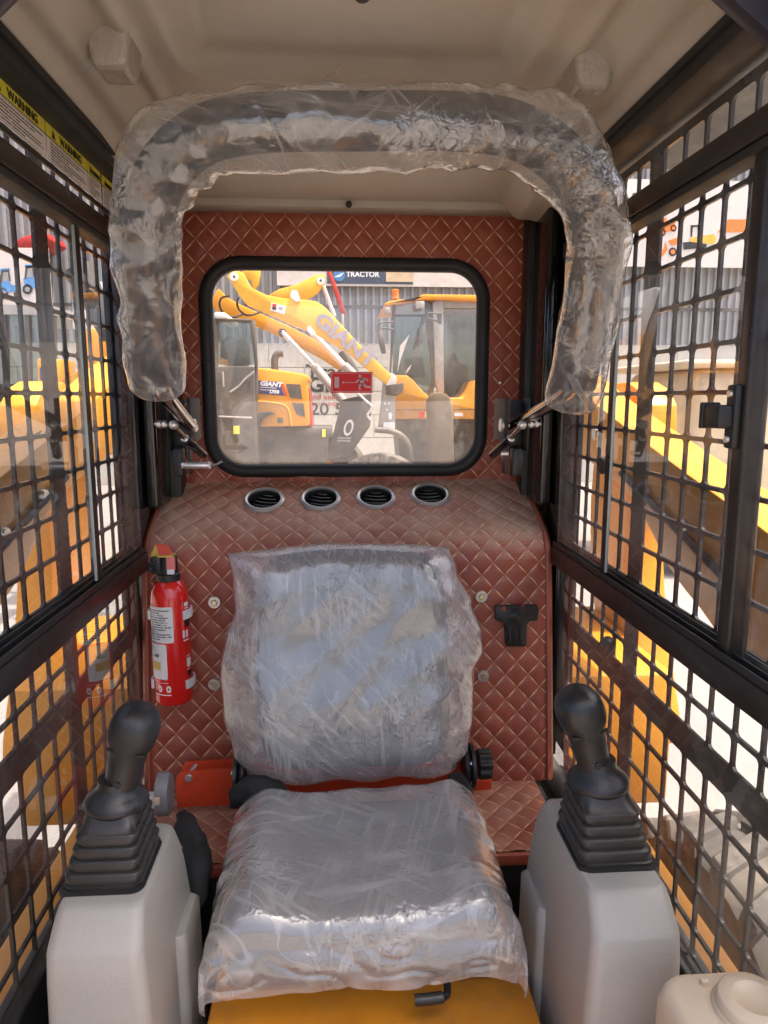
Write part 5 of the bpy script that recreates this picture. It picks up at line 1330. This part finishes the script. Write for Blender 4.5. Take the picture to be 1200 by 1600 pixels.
# right banner with printed machines
bn = banner(930, 285, 1235, 416, WY - .3, 'banner', 'cream banner printed with small orange loaders seen through the latched window')
def bp_(pts, m_, nm_, par, Y=WY - .325):
    MB().prism([at(px, py, Y) for px, py in pts], .004, (0, -1, 0)).build(nm_, m_, par, smooth=False)
def q4(zx, zy): return (960 + zx / 4.446, 100 + zy / 4.446)
def wheel_print(c, r, par, col='print_orange'):
    bp_([(c[0] + r * math.cos(i * .524), c[1] + r * 1.05 * math.sin(i * .524)) for i in range(12)], 'ink', 'printed_wheel', par)
    bp_([(c[0] + r * .55 * math.cos(i * .524), c[1] + r * .58 * math.sin(i * .524)) for i in range(12)], col, 'printed_rim', par, WY - .33)
for pts, c_ in (([(270, 1300), (340, 1290), (355, 1230), (370, 1290), (330, 1340), (280, 1335)], 'print_orange'), ([(370, 1230), (460, 1195), (475, 1240), (400, 1260)], 'print_orange'), ([(520, 1210), (690, 1180), (710, 1215), (695, 1250), (530, 1240)], 'print_amber'),
                ([(530, 1120), (595, 1118), (590, 1185), (575, 1130), (545, 1135), (540, 1200), (530, 1200)], 'ink'), ([(290, 1170), (300, 1100), (360, 1060), (365, 1110), (420, 1100), (420, 1160)], 'print_orange'),
                ([(715, 1170), (790, 1080), (910, 1080), (950, 1010), (1100, 1000), (1100, 1165)], 'print_orange'), ([(475, 1240), (530, 1235), (640, 1250), (640, 1275), (480, 1290)], 'ink')):
    bp_([q4(*q) for q in pts], c_, 'printed_machine', bn)
for c, r in (((405, 1305), 6.5), ((600, 1300), 7.5), ((330, 1170), 6), ((410, 1140), 5)): wheel_print(q4(*c), r, bn)
text('S', 'ink', bn, at(986, 318, WY - .325), (1, 0, 0), (0, 0, 1), .28, name='banner_lettering')
# machine with tan cover right of the latch window
TM = thing('covered_machine', (at(1080, 640, 6.2).x, 6.2, GZ), 'tan covered machine standing beyond the latched window', 'machine')
a, b_ = at(1085, 690, 6.2), at(1240, 575, 6.2)
MB().box(a.x, b_.x, 6.2, 7.8, GZ + .5, b_.z).build('body', 'tan', TM, bevel=.12, seg=3)
a2, b2 = at(1075, 574, 6.1), at(1245, 562, 6.1)
MB().box(a2.x, b2.x, 6.1, 7.9, a2.z, b2.z).build('cover_top', 'tan', TM, bevel=.04)
for px in (1110, 1200):
    c = at(px, 800, 6.3); c.z = GZ + .42
    MB().lathe([(.2, 0), (.38, 0), (.42, .06), (.42, .3), (.38, .36), (.2, .36)], 32, c, (0, 1, 0), cap=False).build('wheel', 'tyre', TM)

# ------------------------------------------------------------------ things seen through the left screen
SH = thing('brown_shed', (at(40, 380, 15).x, 15, GZ), 'brown boarded shed gable far beyond the left window', 'building')
for k in range(14):
    x0 = at(-60, 350, 15).x + k * .2
    MB().box(x0, x0 + .19, 15, 15.06, at(0, 385, 15).z, at(0, 318, 15).z - abs(k - 7) * .02).build('wall_board', 'wood', SH, smooth=False)
MB().box(at(-60, 350, 15).x, at(120, 350, 15).x, 15.02, 15.1, GZ, at(0, 385, 15).z).build('shed_wall', 'cladding', SH, smooth=False)
PB = banner(-80, 388, 76, 476, 12.5, 'banner', 'cream poster with small blue tractors beyond the left window', 'poster')
def bp2(pts, m_, nm_): MB().prism([at(px, py, 12.46) for px, py in pts], .004, (0, -1, 0)).build(nm_, m_, PB, smooth=False)
for ox, oy in ((38, 0), (0, 6), (-34, 2)):
    for pts, c_ in (([(-2, 44), (14, 40), (17, 47), (30, 48), (33, 56), (4, 60)], 'blue'), ([(2, 24), (14, 23), (17, 41), (14, 41), (12, 27), (5, 28), (3, 44), (0, 44)], 'steel_dark'), ([(1, 22), (15, 21), (15, 25), (1, 26)], 'blue'), ([(5, 30), (11, 29), (13, 40), (4, 43)], 'cladding')):
        bp2([(ox + a_, 392 + oy + b_) for a_, b_ in pts], c_, 'printed_tractor')
    for c, r_ in (((ox + 5, 452 + oy), 8), ((ox + 27, 454 + oy), 5.5)):
        bp2([(c[0] + r_ * math.cos(i * .524), c[1] + r_ * math.sin(i * .524)) for i in range(12)], 'ink', 'printed_wheel')
        MB().prism([at(c[0] + r_ * .5 * math.cos(i * .524), c[1] + r_ * .5 * math.sin(i * .524), 12.45) for i in range(12)], .004, (0, -1, 0)).build('printed_rim', 'cladding', PB, smooth=False)
RT = thing('red_tractor_loader', (at(45, 380, 12.8).x, 12.8, GZ), 'dark red machine peeking over the blue tractor poster', 'machine')
MB().prism([at(px, py, 12.8) for px, py in ((20, 378), (38, 368), (72, 362), (78, 374), (60, 384), (40, 392), (20, 390))], .8, (0, 1, 0)).build('front_attachment', 'red_machine', RT, bevel=.03)
MB().prism([at(px, py, 12.85) for px, py in ((30, 390), (60, 386), (62, 480), (30, 480))], .6, (0, 1, 0)).build('mast', 'steel_dark', RT)
# black machine cab beyond left window
DC = thing('dark_cab', (at(40, 560, 6.0).x, 6.0, GZ), 'black machine cab with glass standing beyond the left window', 'machine')
for xa, xb in ((-40, -30), (2, 8), (38, 44), (78, 84)):
    MB().prism([at(xa, 480, 6.0), at(xb, 480, 6.0), at(xb + 4, 660, 6.0), at(xa + 4, 660, 6.0)], .06, (0, 1, 0)).build('cab_post', 'steel_dark', DC)
MB().prism([at(-60, 474, 5.98), at(84, 478, 5.98), at(84, 492, 5.98), at(-60, 490, 5.98)], 1.2, (0, 1, 0)).build('cab_roof', 'steel_grey', DC)
MB().prism([at(-40, 492, 6.04), at(80, 492, 6.04), at(86, 650, 6.04), at(-36, 650, 6.04)], .01, (0, 1, 0)).build('cab_glass', 'glass_far', DC)
MB().prism([at(-40, 600, 6.5), at(80, 600, 6.5), at(86, 800, 6.5), at(-36, 800, 6.5)], .7, (0, 1, 0)).build('cab_body', 'steel_dark', DC)
# orange loader behind the left lift arm
OL = thing('orange_loader', (at(140, 620, 5.0).x, 5.0, GZ), 'orange loader with curved dark boom beyond the left window', 'loader')
MB().prism([at(px, py, 5.0) for px, py in ((56, 560), (76, 558), (78, 606), (58, 608))], .5, (0, 1, 0)).build('side_box', 'yellow', OL, bevel=.02)
MB().prism([at(px, py, 4.99) for px, py in ((62, 574), (76, 574), (76, 594), (63, 594))], .004, (0, 1, 0)).build('box_decal', 'navy', OL, smooth=False)
text('GI', 'white_ink', OL, at(64, 586, 4.98), (1, 0, 0), (0, 0, 1), .045, shear=.2, name='decal_lettering')
MB().prism([at(px, py, 5.2) for px, py in ((118, 540), (128, 520), (140, 512), (215, 512), (215, 600), (122, 600))], .9, (0, 1, 0)).build('engine_hood', 'yellow', OL, bevel=.03)
MB().prism([at(px, py, 4.9) for px, py in ((90, 592), (130, 575), (160, 590), (215, 600), (215, 720), (120, 700), (150, 640))], .5, (0, 1, 0)).build('front_body', 'yellow', OL, bevel=.03)
MB().tube(catmull([at(px, py, 4.8) for px, py in ((122, 420), (136, 446), (150, 478), (164, 512), (172, 530))], 6), [.10 - .0022 * i for i in range(25)], 12).build('boom', 'steel_dark', OL)
MB().prism([at(px, py, 5.6) for px, py in ((112, 440), (215, 440), (215, 515), (112, 515))], .6, (0, 1, 0)).build('cab_panel', 'white', OL, bevel=.02)
# low roof far left
LR = thing('shed_roof', (at(140, 400, 16).x, 16, GZ), 'cream canopy roof beyond the left window beside the plastic sleeve', 'building')
MB().prism([at(px, py, 16) for px, py in ((100, 372), (230, 396), (230, 424), (100, 416))], 3, (0, 1, 0)).build('roof_slab', 'banner', LR, bevel=.03)
MB().prism([at(px, py, 16.5) for px, py in ((105, 416), (225, 424), (225, 560), (105, 560))], 1, (0, 1, 0)).build('back_wall', 'cladding', LR)
